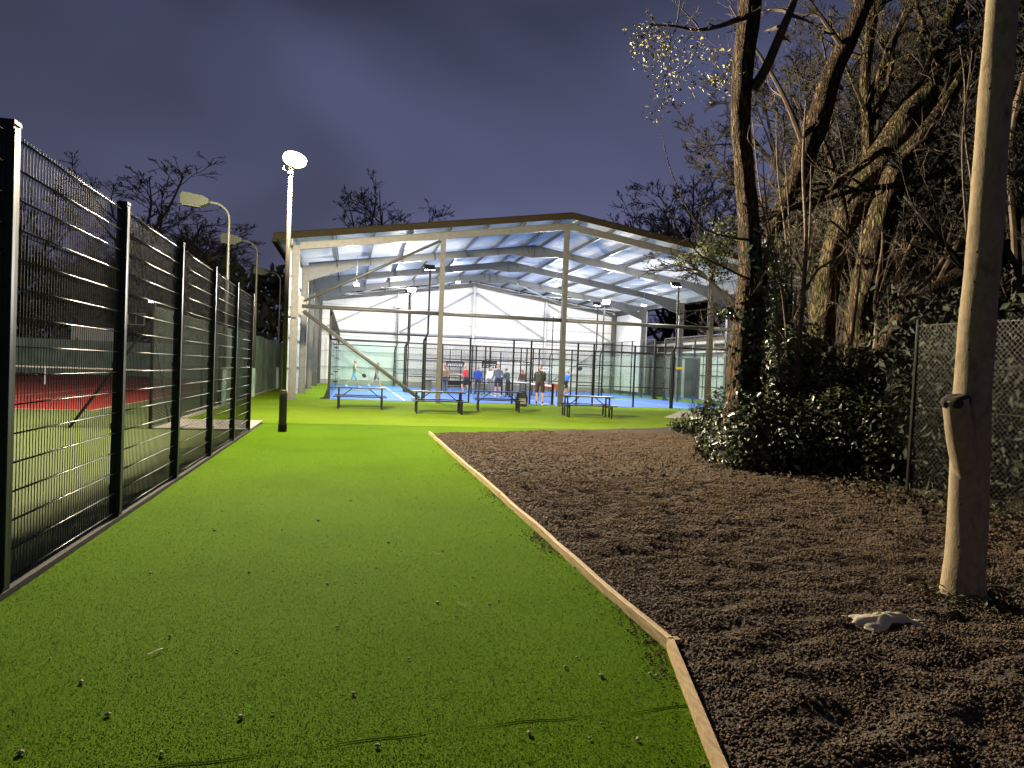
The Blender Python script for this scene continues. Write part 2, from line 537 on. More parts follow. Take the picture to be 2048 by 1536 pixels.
# ---- tennis side, behind the mesh fence
mb = MB()
mb.quad((-60, -4, 0.0), (-2.28, -4, 0.0), (-2.28, 16.85, 0.0), (-60, 16.85, 0.0))
mb.quad((-60, 16.85, 0.0), (-4.25, 16.85, 0.0), (-4.25, 62, 0.0), (-60, 62, 0.0))
tag(mb.build('court_surround', 'tennis_green'), kind='structure')
mb = MB()
mb.quad((-40, 22.0, 0.004), (-7.0, 22.0, 0.004), (-7.0, 57, 0.004), (-40, 57, 0.004))
tc = tag(mb.build('tennis_court', 'tennis_red'), kind='structure')
for x0, x1, y0, y1 in ((-40, -7.0, 22.0, 22.07), (-7.07, -7.0, 22.07, 57), (-10.1, -10.05, 26.4, 50.2), (-20.1, -20.05, 26.4, 50.2),
                       (-21.5, -10.1, 26.4, 26.45), (-11.5, -11.45, 26.45, 50.2), (-20.05, -11.5, 32.0, 32.05), (-15.8, -15.75, 32.05, 45), (-20.05, -11.5, 45, 45.05)):
    mb = MB()
    mb.quad((x0, y0, 0.008), (x1, y0, 0.008), (x1, y1, 0.008), (x0, y1, 0.008))
    mb.build('line', 'line_white', tc)
# concrete slab by the gate gap and kerbs
mb = MB()
mb.box(-4.2, -2.2, 16.9, 19.6, -0.02, 0.02)
tag(mb.build('concrete_slab', 'concrete'), kind='structure')
mb = MB()
mb.box(-4.22, -4.1, 19.62, 58, -0.02, 0.06)
tag(mb.build('fence_kerb', 'concrete'), kind='structure')
mb = MB()
mb.box(-2.27, -2.15, -2, 16.8, -0.02, 0.022)
tag(mb.build('edge_kerb', 'kerb_dark'), kind='structure')

# ---- gravel bed
def bedz(x, y):
    v = Vector((x, y, 0.3))
    z = 0.045 + 0.035 * mnoise.noise(v * 0.9) + 0.05 * mnoise.noise(Vector((x * 2.2 + 5, y * 3.4, 0.3))) + 0.036 * mnoise.noise(Vector((x * 4.2, y * 6.5, 0.9)))
    d = x - xl(y)
    k = min(1.0, max(0.0, d / 0.35))
    z = z * k + (0.03 + 0.012 * mnoise.noise(v * 6)) * (1 - k)
    e = yfar(x) - y
    if e < 0.6:
        z *= max(0.0, e / 0.6) * 0.8 + 0.2
    # shallow footprints
    for fx, fy in DENTS:
        q = ((x - fx) ** 2 + (y - fy) ** 2) / 0.022
        if q < 6:
            z -= 0.045 * math.exp(-q)
    return max(z, 0.012)
DENTS = [(rng.uniform(2.2, 5.8), rng.uniform(2.2, 9)) for _ in range(34)]
ns, nv = 130, 190
V = []
for j in range(nv + 1):
    v = (j / nv) ** 1.25
    for i in range(ns + 1):
        s = (i / ns) ** 1.3
        xa = EDGE_X + 14.5 * s
        y = -1.5 + v * (yfar(xa) + 1.5)
        x = xl(y) + 14.5 * s
        V.append((x, y, bedz(x, y)))
F = []
for j in range(nv):
    for i in range(ns):
        a = j * (ns + 1) + i
        F.append((a, a + 1, a + ns + 2, a + ns + 1))
me = np_mesh('gravel_bed', V, F, 'gravel_base', True)
tag(link('gravel_bed', me), kind='structure')

def stones(n, xa, xb, ya, yb, r0, r1):
    y = nrng.uniform(ya, yb, n)
    x = nrng.uniform(xa, xb, n)
    out = []
    for i in range(n):
        if x[i] > xl(y[i]) + 0.02 and y[i] < yfar(x[i]) - 0.03:
            out.append((x[i], y[i], bedz(x[i], y[i])))
    c = np.array(out)
    m = len(c)
    r = nrng.uniform(r0, r1, (m, 1, 1))
    base = np.array([(1, 0, 0), (0, 1, 0), (-1, 0, 0), (0, -1, 0), (0, 0, 0.7), (0, 0, -0.7)], float)
    B = base[None] * nrng.uniform(0.6, 1.35, (m, 6, 1)) + nrng.normal(0, 0.18, (m, 6, 3))
    B *= r
    # random tilt
    a = nrng.uniform(0, 6.283, m); t = nrng.uniform(-0.7, 0.7, m)
    ca, sa, ct, st = np.cos(a), np.sin(a), np.cos(t), np.sin(t)
    y2 = B[:, :, 1] * ct[:, None] - B[:, :, 2] * st[:, None]
    z2 = B[:, :, 1] * st[:, None] + B[:, :, 2] * ct[:, None]
    x3 = B[:, :, 0] * ca[:, None] - y2 * sa[:, None]
    y3 = B[:, :, 0] * sa[:, None] + y2 * ca[:, None]
    P = np.stack([x3, y3, z2], -1) + c[:, None, :] + np.array([0, 0, 0.004])
    fb = np.array([(0, 1, 4), (1, 2, 4), (2, 3, 4), (3, 0, 4), (1, 0, 5), (2, 1, 5), (3, 2, 5), (0, 3, 5)])
    Fi = fb[None] + (np.arange(m) * 6)[:, None, None]
    return P.reshape(-1, 3), Fi.reshape(-1, 3)
parts = [stones(52000, 1.3, 5.6, 1.9, 6.0, 0.007, 0.014), stones(22000, 5.6, 7.9, 2.6, 6.0, 0.008, 0.015), stones(9000, 7.2, 8.2, 6.0, 10.0, 0.010, 0.017),
         stones(38000, 1.9, 7.2, 6.0, 10.0, 0.010, 0.017),
         stones(26000, 1.9, 10.0, 10.0, 17.5, 0.014, 0.024)]
off = 0; VV = []; FF = []
for v_, f_ in parts:
    VV.append(v_); FF.append(f_ + off); off += len(v_)
me = np_mesh('gravel', np.concatenate(VV), np.concatenate(FF), 'gravel')
tag(link('gravel', me), 'dark brown crushed gravel filling the planting bed', 'gravel', kind='stuff')

# ================================================================== TIMBER EDGING
te = thing('timber_edging', (EDGE_X, 3.8, 0), 'pale timber edging boards between turf path and gravel bed', 'edging')
yy = 3.80
k = 0
while yy < 16.8:
    ln = min(2.4, 16.84 - yy)
    mb = MB()
    dz = rng.uniform(-0.006, 0.006); dx = rng.uniform(-0.006, 0.006); dx2 = rng.uniform(-0.008, 0.008)
    n = 8
    vs = []
    for i in range(n + 1):
        y = yy + 0.003 + (ln - 0.006) * i / n
        x = EDGE_X + dx + (dx2 - dx) * i / n + 0.004 * math.sin(y * 2.2)
        zt = 0.068 + dz + 0.004 * math.sin(y * 3.7 + k)
        vs += [(x - 0.02, y, -0.03), (x + 0.02, y, -0.03), (x + 0.02 + rng.uniform(-.002, .002), y, zt - 0.003), (x + 0.012, y, zt), (x - 0.013, y, zt), (x - 0.02 + rng.uniform(-.002, .002), y, zt - 0.004)]
    fs = []
    for i in range(n):
        for j in range(6):
            j2 = (j + 1) % 6
            fs.append((i * 6 + j, i * 6 + j2, (i + 1) * 6 + j2, (i + 1) * 6 + j))
    fs += [tuple(range(5, -1, -1)), tuple(range(n * 6, n * 6 + 6))]
    mb.add(vs, fs)
    mb.build('board', 'timber', te)
    yy += ln; k += 1
# the board that turns toward the camera
pts = [(EDGE_X, 3.79), (EDGE_X - 0.36, 2.59), (EDGE_X - 0.85, 0.95), (EDGE_X - 1.6, -1.5)]
for (x0, y0), (x1, y1) in zip(pts, pts[1:]):
    mb = MB()
    mb.beam((x0 - 0.002, y0 - 0.006, 0.021), (x1, y1, 0.018 + rng.uniform(-.006, .004)), 0.04, 0.10)
    mb.build('board', 'timber', te)
mb = MB()
mb.box(EDGE_X + 0.022, EDGE_X + 0.06, 3.78, 3.83, -0.05, 0.066)
mb.build('stake', 'timber', te)

# ================================================================== TWIN-WIRE MESH FENCE
FX = -2.2
fence = thing('mesh_fence', (FX, 5.2, 0), 'tall dark steel mesh fence along the left edge of the turf path', 'fence')
PY = [2.72, 5.25, 7.62, 9.98, 12.3, 14.6, 16.85]
post_me = None
for y in PY:
    mb = MB()
    mb.box(-0.042, 0.042, -0.05, 0.05, -0.03, 3.06)
    if post_me is None:
        post_me = mb.mesh('post', 'fence_paint')
    p = link('post', post_me, fence, (0.0, y - 5.2, 0))
    mb = MB(); mb.box(-0.047, 0.047, -0.055, 0.055, 3.06, 3.085)
    link('cap', mb.mesh('cap', 'fence_paint'), p)
    mb = MB(); mb.box(0.0425, 0.050, -0.05, -0.012, 0.05, 3.03)
    link('clamp_bar', mb.mesh('clamp_bar', 'fence_wire'), p)
    for z in (0.3, 0.9, 1.5, 2.1, 2.7):
        mb = MB(); mb.box(-0.06, -0.0425, -0.03, 0.03, z - 0.03, z + 0.03)
        link('clip', mb.mesh('clip', 'fence_paint'), p)
for y0, y1 in zip(PY, PY[1:]):
    a, b = y0 + 0.05, y1 - 0.05
    mb = MB()
    nvw = int(round((b - a) / 0.05))
    for i in range(nvw + 1):
        y = a + (b - a) * i / nvw
        mb.beam((0, y - 5.2, 0.03), (0, y - 5.2, 3.03), 0.0048, 0.0048)
    pn = link('mesh_panel', mb.mesh('mesh_panel', 'fence_vertical'), fence)
    for i in range(16):
        z = 0.06 + 0.196 * i
        mb = MB()
        for dx in (-0.007, 0.007):
            mb.tube([(dx, a - 5.2 - 0.02, z), (dx, b - 5.2 + 0.02, z)], 0.0042, 6)
        link('rail', mb.mesh('rail', 'fence_wire', True), pn)

# ================================================================== CHAIN LINK helper
def chain_link(mb, p0, p1, z0, z1, pitch, w):
    """diamond mesh in the vertical plane p0-p1, two layers of slanted wires"""
    p0 = Vector(p0); p1 = Vector(p1)
    d = (p1 - p0); Ln = d.length; d.normalize()
    nrm = Vector((-d.y, d.x, 0))
    Hh = z1 - z0
    n0 = int(math.floor(-Hh / pitch)); n1 = int(math.ceil(Ln / pitch))
    for lay in (1, -1):
        for i in range(n0, n1 + 1):
            s0 = i * pitch
            a, b = max(0.0, -s0), min(Hh, Ln - s0)
            if b - a < 0.01: continue
            if lay == 1:
                A = (s0 + a, z0 + a); B = (s0 + b, z0 + b)
            else:
                A = (Ln - s0 - a, z0 + a); B = (Ln - s0 - b, z0 + b)
            o = nrm * (0.003 * lay)
            P = p0 + d * A[0] + o; Q = p0 + d * B[0] + o
            mb.beam((P.x, P.y, A[1]), (Q.x, Q.y, B[1]), w, w, up=tuple(nrm))

# tennis side fence
cf = thing('chain_link_fence', (-4.25, 17, 0), 'chain link tennis court fence with green windbreak near the hall', 'fence')
for y in [16.95, 19.7, 22.4, 25.2, 28, 31, 34, 37, 40, 43, 46, 49, 52, 55, 58]:
    mb = MB(); mb.tube([(-4.25, y, -0.03), (-4.25, y, 2.72)], 0.038, 8); mb.build('post', 'link_wire' if y < 26 else 'dark_wire', cf)
mb = MB(); chain_link(mb, (-4.25, 16.95, 0), (-4.25, 26.0, 0), 0.05, 2.7, 0.075, 0.004); mb.build('chain_mesh', 'dark_wire', cf)
mb = MB(); chain_link(mb, (-4.2, 16.95, 0), (-2.26, 16.95, 0), 0.05, 2.68, 0.075, 0.004); mb.build('chain_mesh', 'dark_wire', cf)
for z in (2.68, 1.4, 0.1):
    mb = MB(); mb.tube([(-4.25, 16.95, z), (-4.25, 26, z)], 0.005, 5); mb.build('line_wire', 'dark_wire', cf)
mb = MB(); mb.tube([(-5.8, 16.8, 0.0), (-4.28, 16.95, 2.35)], 0.032, 8); mb.build('brace', 'fence_paint', cf)
mb = MB(); mb.tube([(-4.25, 18.6, 0.0), (-4.25, 17.0, 2.2)], 0.022, 8); mb.build('brace', 'dark_wire', cf)
V = []; F = []
nh, nl = 14, 200
for i in range(nl + 1):
    y = 26.0 + 32 * i / nl
    for j in range(nh + 1):
        z = 0.08 + 2.62 * j / nh
        V.append((-4.2 + 0.035 * math.sin(y * 2.6 + 2 * z) * math.sin(z * 2.2 + y) + 0.02 * math.sin(y * 6.7 + z * 4), y, z + 0.03 * math.sin(y * 1.1)))
for i in range(nl):
    for j in range(nh):
        a = i * (nh + 1) + j
        F.append((a, a + nh + 1, a + nh + 2, a + 1))
me = np_mesh('windbreak', np.array(V) - np.array([-4.25, 17, 0]), F, 'windbreak', True)
link('windbreak', me, cf)
# small lit fitting on the corner post
sl = thing('bulkhead_light', (-4.25, 16.9, 2.72), 'small white light on top of the chain link corner post', 'light')
mb = MB(); mb.box(-4.30, -4.20, 16.85, 16.95, 2.72, 2.76); mb.build('bracket', 'black_steel', sl)
mb = MB(); mb.box(-4.32, -4.24, 16.83, 16.9, 2.762, 2.80); mb.build('lens', 'small_glow', sl)

# tennis net
tn = thing('tennis_net', (-14.5, 39, 0), 'tennis net with white tape on the red court behind the fence', 'net')
mb = MB(); mb.beam((-20.5, 39, 0.86), (-8.5, 39, 0.86), 0.02, 0.07); mb.build('tape', 'line_white', tn)
mb = MB()
for i in range(100): mb.beam((-20.5 + 0.12 * i, 39.02, 0.03), (-20.5 + 0.12 * i, 39.02, 0.84), 0.006, 0.006)
for i in range(8): mb.beam((-20.5, 39.02, 0.05 + 0.1 * i), (-8.5, 39.02, 0.05 + 0.1 * i), 0.006, 0.006)
mb.build('netting', 'net_black', tn)
mb = MB(); mb.beam((-14.55, 38.97, 0.01), (-14.55, 38.97, 0.86), 0.07, 0.02, up=(0, 1, 0)); mb.build('centre_strap', 'line_white', tn)
for x in (-20.6, -8.4):
    mb = MB(); mb.tube([(x, 39, 0), (x, 39, 0.95)], 0.045, 10); mb.build('post', 'dark_wire', tn)

# ================================================================== STREET LAMP (lit)
LX, LY = -1.46, 16.82
lp = thing('street_lamp', (LX, LY, 0), 'lit lamp post with thick base standing on the turf beside the fence end', 'lamp post')
mb = MB(); mb.lathe((LX, LY), [(0.098, -0.02), (0.098, 0.16)], 20); mb.build('base_ring', 'black_steel', lp, smooth=False)
mb = MB(); mb.lathe((LX, LY), [(0.088, 0.16), (0.088, 0.86), (0.075, 0.93), (0.058, 0.95)], 20); mb.build('base_sleeve', 'lamp_pole', lp)
mb = MB(); mb.lathe((LX, LY), [(0.056, 0.95), (0.05, 3.2), (0.044, 5.66)], 16); mb.build('pole', 'lamp_pole', lp, smooth=True)
mb = MB(); mb.lathe((LX, LY), [(0.056, 5.60), (0.056, 5.70), (0.046, 5.72), (0.046, 5.80), (0.06, 5.81), (0.06, 5.86), (0.05, 5.90)], 16); mb.build('collar', 'lamp_pole', lp)
hd = link('lantern', None, lp)
hd.name = 'lantern'
mb = MB(); mb.tube([(LX, LY, 5.88), (LX + 0.02, LY, 5.98)], [0.05, 0.07], 12); h0 = mb.build('neck', 'lamp_pole', hd)
# tilted lantern: a flattened housing with a glowing bowl below
def ell(mb, c, rx, ry, rz, z0, z1, tilt=0.0, k=18, m=8):
    vs = []; fs = []
    for i in range(m + 1):
        t = z0 + (z1 - z0) * i / m
        rr = math.sqrt(max(0.0, 1 - t * t))
        for j in range(k):
            a = 2 * math.pi * j / k
            x = rx * rr * math.cos(a); y = ry * rr * math.sin(a); z = rz * t
            vs.append((c[0] + x * math.cos(tilt) + z * math.sin(tilt), c[1] + y, c[2] - x * math.sin(tilt) + z * math.cos(tilt)))
    for i in range(m):
        for j in range(k):
            j2 = (j + 1) % k
            fs.append((i * k + j, i * k + j2, (i + 1) * k + j2, (i + 1) * k + j))
    fs.append(tuple(range(k - 1, -1, -1)))
    fs.append(tuple(range(m * k, m * k + k)))
    mb.add(vs, fs)
LC = (LX + 0.08, LY, 6.14)
mb = MB(); ell(mb, LC, 0.26, 0.17, 0.17, -0.97, 0.25, 0.22); bowl = mb.build('bowl', 'lamp_glow', hd, smooth=True)
mb = MB(); ell(mb, (LC[0] + 0.003, LC[1], LC[2] + 0.012), 0.27, 0.18, 0.16, 0.26, 0.97, 0.22); mb.build('canopy', 'lamp_glow', hd, smooth=True)
mb = MB(); mb.beam((LX - 0.16, LY, 5.90), (LX - 0.15, LY, 5.99), 0.02, 0.02); mb.beam((LX - 0.16, LY, 5.9), (LX - 0.04, LY, 5.86), 0.012, 0.012); mb.build('photocell', 'lamp_pole', lp)
# the lamp's light: wide street-lighting distribution (more light sideways than straight down)
pl = light('lamp_light', 'POINT', (0.08, 0, 6.14), lp, P_POST, (1.0, 0.84, 0.59), shadow_soft_size=0.30)
d = pl.data
d.use_nodes = True
t = d.node_tree
em = t.nodes['Emission']
tcn = t.nodes.new('ShaderNodeTexCoord'); sx = t.nodes.new('ShaderNodeSeparateXYZ'); ab = t.nodes.new('ShaderNodeMath'); ab.operation = 'ABSOLUTE'
mr = t.nodes.new('ShaderNodeMapRange')
mr.inputs['From Min'].default_value = 0.38; mr.inputs['From Max'].default_value = 0.95
mr.inputs['To Min'].default_value = 1.0; mr.inputs['To Max'].default_value = 0.26
t.links.new(tcn.outputs['Normal'], sx.inputs[0]); t.links.new(sx.outputs[2], ab.inputs[0]); t.links.new(ab.outputs[0], mr.inputs[0]); t.links.new(mr.outputs[0], em.inputs['Strength'])

# unlit tennis lamps with swan necks
first = None
for (x, y, lab) in ((-4.02, 24.8, 'nearest unlit green court lamp on swan neck pole left of lit lamp'), (-4.05, 32.2, 'middle unlit court lamp on swan neck pole by windbreak'), (-4.08, 42.8, 'farthest unlit court lamp on swan neck pole beside the hall')):
    if first is None:
        t_ = thing('court_lamp', (0, 0, 0), lab, 'lamp post', 'unlit court lamps along the tennis fence')
        mb = MB(); mb.lathe((0, 0), [(0.085, -0.02), (0.085, 1.15), (0.06, 1.25)], 14); mb.build('base_sleeve', 'windbreak', t_)
        mb = MB()
        path = [(0, 0, 1.25), (0, 0, 4), (0, 0, 6.15)] + [(-0.55 + 0.55 * math.cos(a), 0, 6.15 + 0.5 * math.sin(a)) for a in [R(15 * i) for i in range(1, 7)]] + [(-0.66, 0, 6.66)]
        mb.tube(path, [0.055, 0.048] + [0.042] * (len(path) - 2), 12); mb.build('pole', 'pole_grey', t_, smooth=True)
        mb = MB()
        mb.prism([(-0.62, 6.60), (-0.62, 6.72), (-0.80, 6.82), (-1.42, 6.90), (-1.47, 6.80), (-1.47, 6.53), (-0.85, 6.48)], 'y', -0.17, 0.17)
        mb.build('lamp_head', 'lamp_green', t_)
        mb = MB(); mb.prism([(-0.88, 6.445), (-1.42, 6.49), (-1.42, 6.526), (-0.88, 6.48)], 'y', -0.13, 0.13); mb.build('lens', 'pole_grey', t_)
        first = t_; o = t_
    else:
        o = copy_tree(first)
    o['label'] = lab
    o.location = (x, y, 0)

# ================================================================== SPORTS HALL
HX0, HX1, HXR = -2.4, 21.3, 9.45
FYS = [31.2 + 6.2 * i for i in range(5)]
ZE, ZR = 6.56, 8.36                       # top of rafters at eaves / ridge
def ztop(x):
    return ZE + (ZR - ZE) * (1 - abs(x - HXR) / (HXR - HX0))
hall = thing('sports_hall', (HXR, FYS[0], 0), 'open fronted steel sports hall with translucent roof and white back wall', 'building')
def ibeam_v(x, y, z0, z1, dx, dy, name='column', m='galv', flange_axis='x'):
    """vertical I column; flanges perpendicular to flange_axis"""
    mb = MB()
    tf, tw = 0.022, 0.016
    if flange_axis == 'x':
        mb.box(x - dx / 2, x - dx / 2 + tf, y - dy / 2, y + dy / 2, z0, z1)
        mb.box(x + dx / 2 - tf, x + dx / 2, y - dy / 2, y + dy / 2, z0, z1)
        mb.box(x - dx / 2 + tf, x + dx / 2 - tf, y - tw / 2, y + tw / 2, z0, z1)
    else:
        mb.box(x - dx / 2, x + dx / 2, y - dy / 2, y - dy / 2 + tf, z0, z1)
        mb.box(x - dx / 2, x + dx / 2, y + dy / 2 - tf, y + dy / 2, z0, z1)
        mb.box(x - tw / 2, x + tw / 2, y - dy / 2 + tf, y + dy / 2 - tf, z0, z1)
    return mb.build(name, m, hall)
cl = (ZR - ZE) / (HXR - HX0)
# side columns
for i, y in enumerate(FYS):
    gable = i in (0, 4)
    dd = 0.34 if not gable else 0.30
    for sx_, x in ((1, HX0), (-1, HX1)):
        c = ibeam_v(x + sx_ * (0.02), y, -0.02, ZE - 0.10, dd, 0.30 if gable else 0.2)
        mb = MB(); mb.box(x - 0.22, x + 0.26, y - 0.2, y + 0.2, -0.01, 0.022); mb.build('base_plate', 'galv', c)
# rafters
def rafter(y, side, depth, haunch, fw=0.18):
    e = HX0 + 0.17 if side < 0 else HX1 - 0.17
    sgn = 1 if side < 0 else -1
    def zt(x): return ztop(x)
    top = [(e, zt(e)), (HXR, ZR)]
    if haunch:
        bot = [(e, zt(e) - depth - 0.55), (e + sgn * 2.4, zt(e + sgn * 2.4) - depth), (HXR - sgn * 1.3, zt(HXR - sgn * 1.3) - depth), (HXR, ZR - depth - 0.30)]
    else:
        bot = [(e, zt(e) - depth), (HXR, ZR - depth)]
    mb = MB()
    mb.prism(top + bot[::-1], 'y', y - 0.007, y + 0.007)
    for (x0, z0), (x1, z1) in zip(bot, bot[1:]):
        mb.beam((x0, y, z0 - 0.009), (x1, y, z1 - 0.009), fw, 0.018, up=(0, 0, 1))
    mb.beam((top[0][0], y, top[0][1] + 0.009), (top[1][0], y, top[1][1] + 0.009), fw, 0.018)
    return mb.build('rafter', 'galv_inner' if haunch else 'galv', hall)
PX = [0.45 + 1.64 * i for i in range(7)]  # purlin offsets from ridge, horizontal
stay_mb = MB(); stay_mb.beam((0, 0, 0), (0, -0.34, -0.42), 0.045, 0.012)
stay_me = stay_mb.mesh('stay', 'galv_purlin')
for i, y in enumerate(FYS):
    gable = i in (0, 4)
    for side in (-1, 1):
        rf = rafter(y, side, 0.27 if gable else 0.34, not gable, 0.16 if gable else 0.18)
        if not gable:
            for px_ in PX:
                x = HXR + side * px_
                link('stay', stay_me, rf, (x - HXR, y - FYS[0] - 0.09 + 0.0, ztop(x) + 0.03)).rotation_euler = (0, 0, 0)
            mb = MB(); mb.box(HXR + side * 0.008, HXR + side * 0.03, y - 0.09, y + 0.09, ZR - 0.66, ZR - 0.02); mb.build('end_plate', 'galv_purlin', rf)
# purlins (zed sections) and eaves beams
for side in (-1, 1):
    for px_ in PX:
        x = HXR + side * px_
        z = ztop(x) + 0.02
        mb = MB()
        s_ = -side
        mb.box(x - 0.004, x + 0.004, FYS[0] - 0.55, FYS[-1], z, z + 0.20)
        mb.box(x - 0.065, x - 0.004, FYS[0] - 0.55, FYS[-1], z, z + 0.005)
        mb.box(x + 0.004, x + 0.065, FYS[0] - 0.55, FYS[-1], z + 0.195, z + 0.20)
        mb.build('purlin', 'galv_purlin', hall)
    xe = HX0 - 0.15 if side < 0 else HX1 + 0.15
    mb = MB(); mb.box(min(xe, xe + side * -0.06), max(xe, xe + side * -0.06), FYS[0] - 0.5, FYS[-1], ZE - 0.16, ZE + 0.16); mb.build('eaves_beam', 'galv_purlin', hall)
# roof sheets, one per bay and slope, with shallow trapezoid ribs
for side in (-1, 1):
    for y0, y1 in zip([FYS[0] - 0.6] + FYS[1:-1], FYS[1:-1] + [FYS[-1] + 0.3]):
        V = []; F = []
        n = int((y1 - y0) / 0.25)
        xs = [HXR, HXR + side * 6, HXR + side * (HXR - HX0 + 0.75)]
        ycol = []
        for k_ in range(n):
            ya = y0 + 0.002 + (y1 - y0 - 0.004) * k_ / n
            st = (y1 - y0 - 0.004) / n
            ycol += [(ya, 0), (ya + st * 0.6, 0), (ya + st * 0.7, 0.035), (ya + st * 0.9, 0.035)]
        ycol.append((y1 - 0.002, 0))
        for (yv, dz) in ycol:
            for x in xs:
                zz = ZR + 0.235 + dz - abs(x - HXR) * cl
                V.append((x, yv, zz))
        for a in range(len(ycol) - 1):
            for b in range(2):
                q = a * 3 + b
                F.append((q, q + 1, q + 4, q + 3))
        V = np.array(V) - np.array([HXR, FYS[0], 0])
        link('roof_sheet', np_mesh('roof_sheet', V, F, 'roof_sheet'), hall)
# verge fascia, ridge cap, gutters
for side in (-1, 1):
    x1 = HXR + side * (HXR - HX0 + 0.85)
    z1 = ZR + 0.235 - (abs(x1 - HXR)) * cl
    yv = FYS[0] - 0.66
    mb = MB()
    mb.prism([(HXR, ZR + 0.34), (x1, z1 + 0.12), (x1, z1 - 0.13), (HXR, ZR + 0.09)], 'y', yv, yv + 0.03)
    mb.build('verge_fascia', 'fascia', hall)
    mb = MB()
    mb.prism([(HXR, ZR + 0.375), (x1, z1 + 0.155), (x1, z1 + 0.125), (HXR, ZR + 0.345)], 'y', yv - 0.03, yv + 0.5)
    mb.build('verge_cap', 'fascia', hall)
    xa, xb = sorted((x1 - side * 0.14, x1 + side * 0.06))
    mb = MB(); mb.box(xa, xb, FYS[0] - 0.63, FYS[-1] + 0.3, z1 - 0.20, z1 - 0.05); mb.build('gutter', 'fascia', hall)
mb = MB(); mb.box(HXR - 0.25, HXR + 0.25, FYS[0] - 0.12, FYS[-1] + 0.3, ZR + 0.29, ZR + 0.33); mb.build('ridge_cap', 'fascia', hall)
# front gable posts, tie rail, bracing
for x, w in ((3.79, 0.2), (9.41, 0.22), (16.75, 0.22)):
    c = ibeam_v(x, FYS[0] - 0.02, -0.02, ztop(x) - 0.28, w, 0.2, 'column', 'galv', 'y')
    mb = MB(); mb.box(x - 0.17, x + 0.17, FYS[0] - 0.17, FYS[0] + 0.13, -0.01, 0.022); mb.build('base_plate', 'galv', c)
for x0, x1 in ((HX0 + 0.32, 3.69), (3.89, 9.30), (9.52, 16.64), (16.86, HX1 - 0.2)):
    mb = MB(); mb.tube([(x0, FYS[0], 3.94), (x1, FYS[0], 3.94)], 0.085, 12); mb.build('tie_rail', 'galv', hall, smooth=True)
mb = MB(); mb.tube([(-2.02, FYS[0] + 0.02, 4.15), (3.66, FYS[0] + 0.02, 7.12)], 0.06, 12); mb.build('brace', 'galv', hall, smooth=True)
mb = MB(); mb.tube([(-2.02, FYS[0] + 0.02, 3.73), (3.1, FYS[0] + 0.02, 0.1)], 0.08, 12); mb.build('brace', 'galv', hall, smooth=True)
mb = MB()
gp = [(HX0 + 0.17, 3.5), (HX0 + 0.17, 4.4)] + [(HX0 + 0.17 + 0.36 * math.sin(R(a)) , 3.95 + 0.45 * math.cos(R(a))) for a in (25, 50, 90, 130, 155)]
mb.prism(gp, 'y', FYS[0] - 0.012, FYS[0] + 0.012); gus = mb.build('gusset', 'galv_purlin', hall)
for a in (35, 65, 90, 115, 145):
    mb = MB(); cx_, cz_ = HX0 + 0.17 + 0.25 * math.sin(R(a)), 3.95 + 0.32 * math.cos(R(a))
    mb.tube([(cx_, FYS[0] - 0.012, cz_), (cx_, FYS[0] - 0.035, cz_)], 0.02, 6); mb.build('bolt', 'black_steel', gus)
# back wall: columns, rails, cladding sheets
YB = FYS[-1] + 0.32
n = 24
for i in range(n):
    x0 = HX0 - 0.2 + (HX1 - HX0 + 0.4) * i / n; x1 = HX0 - 0.2 + (HX1 - HX0 + 0.4) * (i + 1) / n
    mb = MB()
    poly = [(x0 + 0.004, 0.35), (x1 - 0.004, 0.35), (x1 - 0.004, ztop(x1) + 0.15), (x0 + 0.004, ztop(x0) + 0.15)]
    if x0 < HXR < x1: poly.insert(3, (HXR, ZR + 0.15))
    mb.prism(poly, 'y', YB, YB + 0.06)
    mb.build('wall_sheet', 'clad_white', hall)
mb = MB(); mb.box(HX0 - 0.2, HX1 + 0.2, YB - 0.06, YB + 0.14, -0.02, 0.34); mb.build('plinth', 'concrete', hall)
for x in (3.5, 9.45, 15.4):
    ibeam_v(x, FYS[-1] + 0.05, -0.02, ztop(x) - 0.25, 0.2, 0.22, 'column', 'galv_light', 'y')
for z in (1.35, 2.55, 3.75, 4.95, 6.1):
    mb = MB(); mb.box(HX0 + 0.1, HX1 - 0.1, YB - 0.12, YB - 0.004, z - 0.03, z + 0.03); mb.build('wall_rail', 'galv_light', hall)
for (xa, za, xb, zb) in ((HX0 + .2, 4.2, 3.4, 7.0), (HX0 + .2, 4.2, 3.4, 0.4), (HX1 - .2, 4.2, 15.5, 7.0), (HX1 - .2, 4.2, 15.5, 0.4), (3.6, 4.2, 9.3, 7.6), (15.3, 4.2, 9.6, 7.6)):
    mb = MB(); mb.tube([(xa, FYS[-1] - 0.1, za), (xb, FYS[-1] - 0.1, zb)], 0.055, 10); mb.build('brace', 'galv_light', hall, smooth=True)
for x0, x1 in ((HX0 + .3, 3.4), (3.6, 9.3), (9.6, 15.3), (15.5, HX1 - .3)):
    mb = MB(); mb.tube([(x0, FYS[-1] - 0.1, 4.15), (x1, FYS[-1] - 0.1, 4.15)], 0.055, 10); mb.build('tie_rail', 'galv_light', hall, smooth=True)
# roof bracing in last bay
for sd in (-1, 1):
    for a, b in ((2.0, 7.5), (7.5, 11.4)):
        for y0, y1 in ((FYS[3], FYS[4]), (FYS[4], FYS[3])):
            xa, xb = HXR + sd * a, HXR + sd * b
            mb = MB(); mb.tube([(xa, y0 - 0.1, ztop(xa) - 0.3), (xb, y1 - 0.1, ztop(xb) - 0.32)], 0.035, 8); mb.build('brace', 'galv_light', hall, smooth=True)
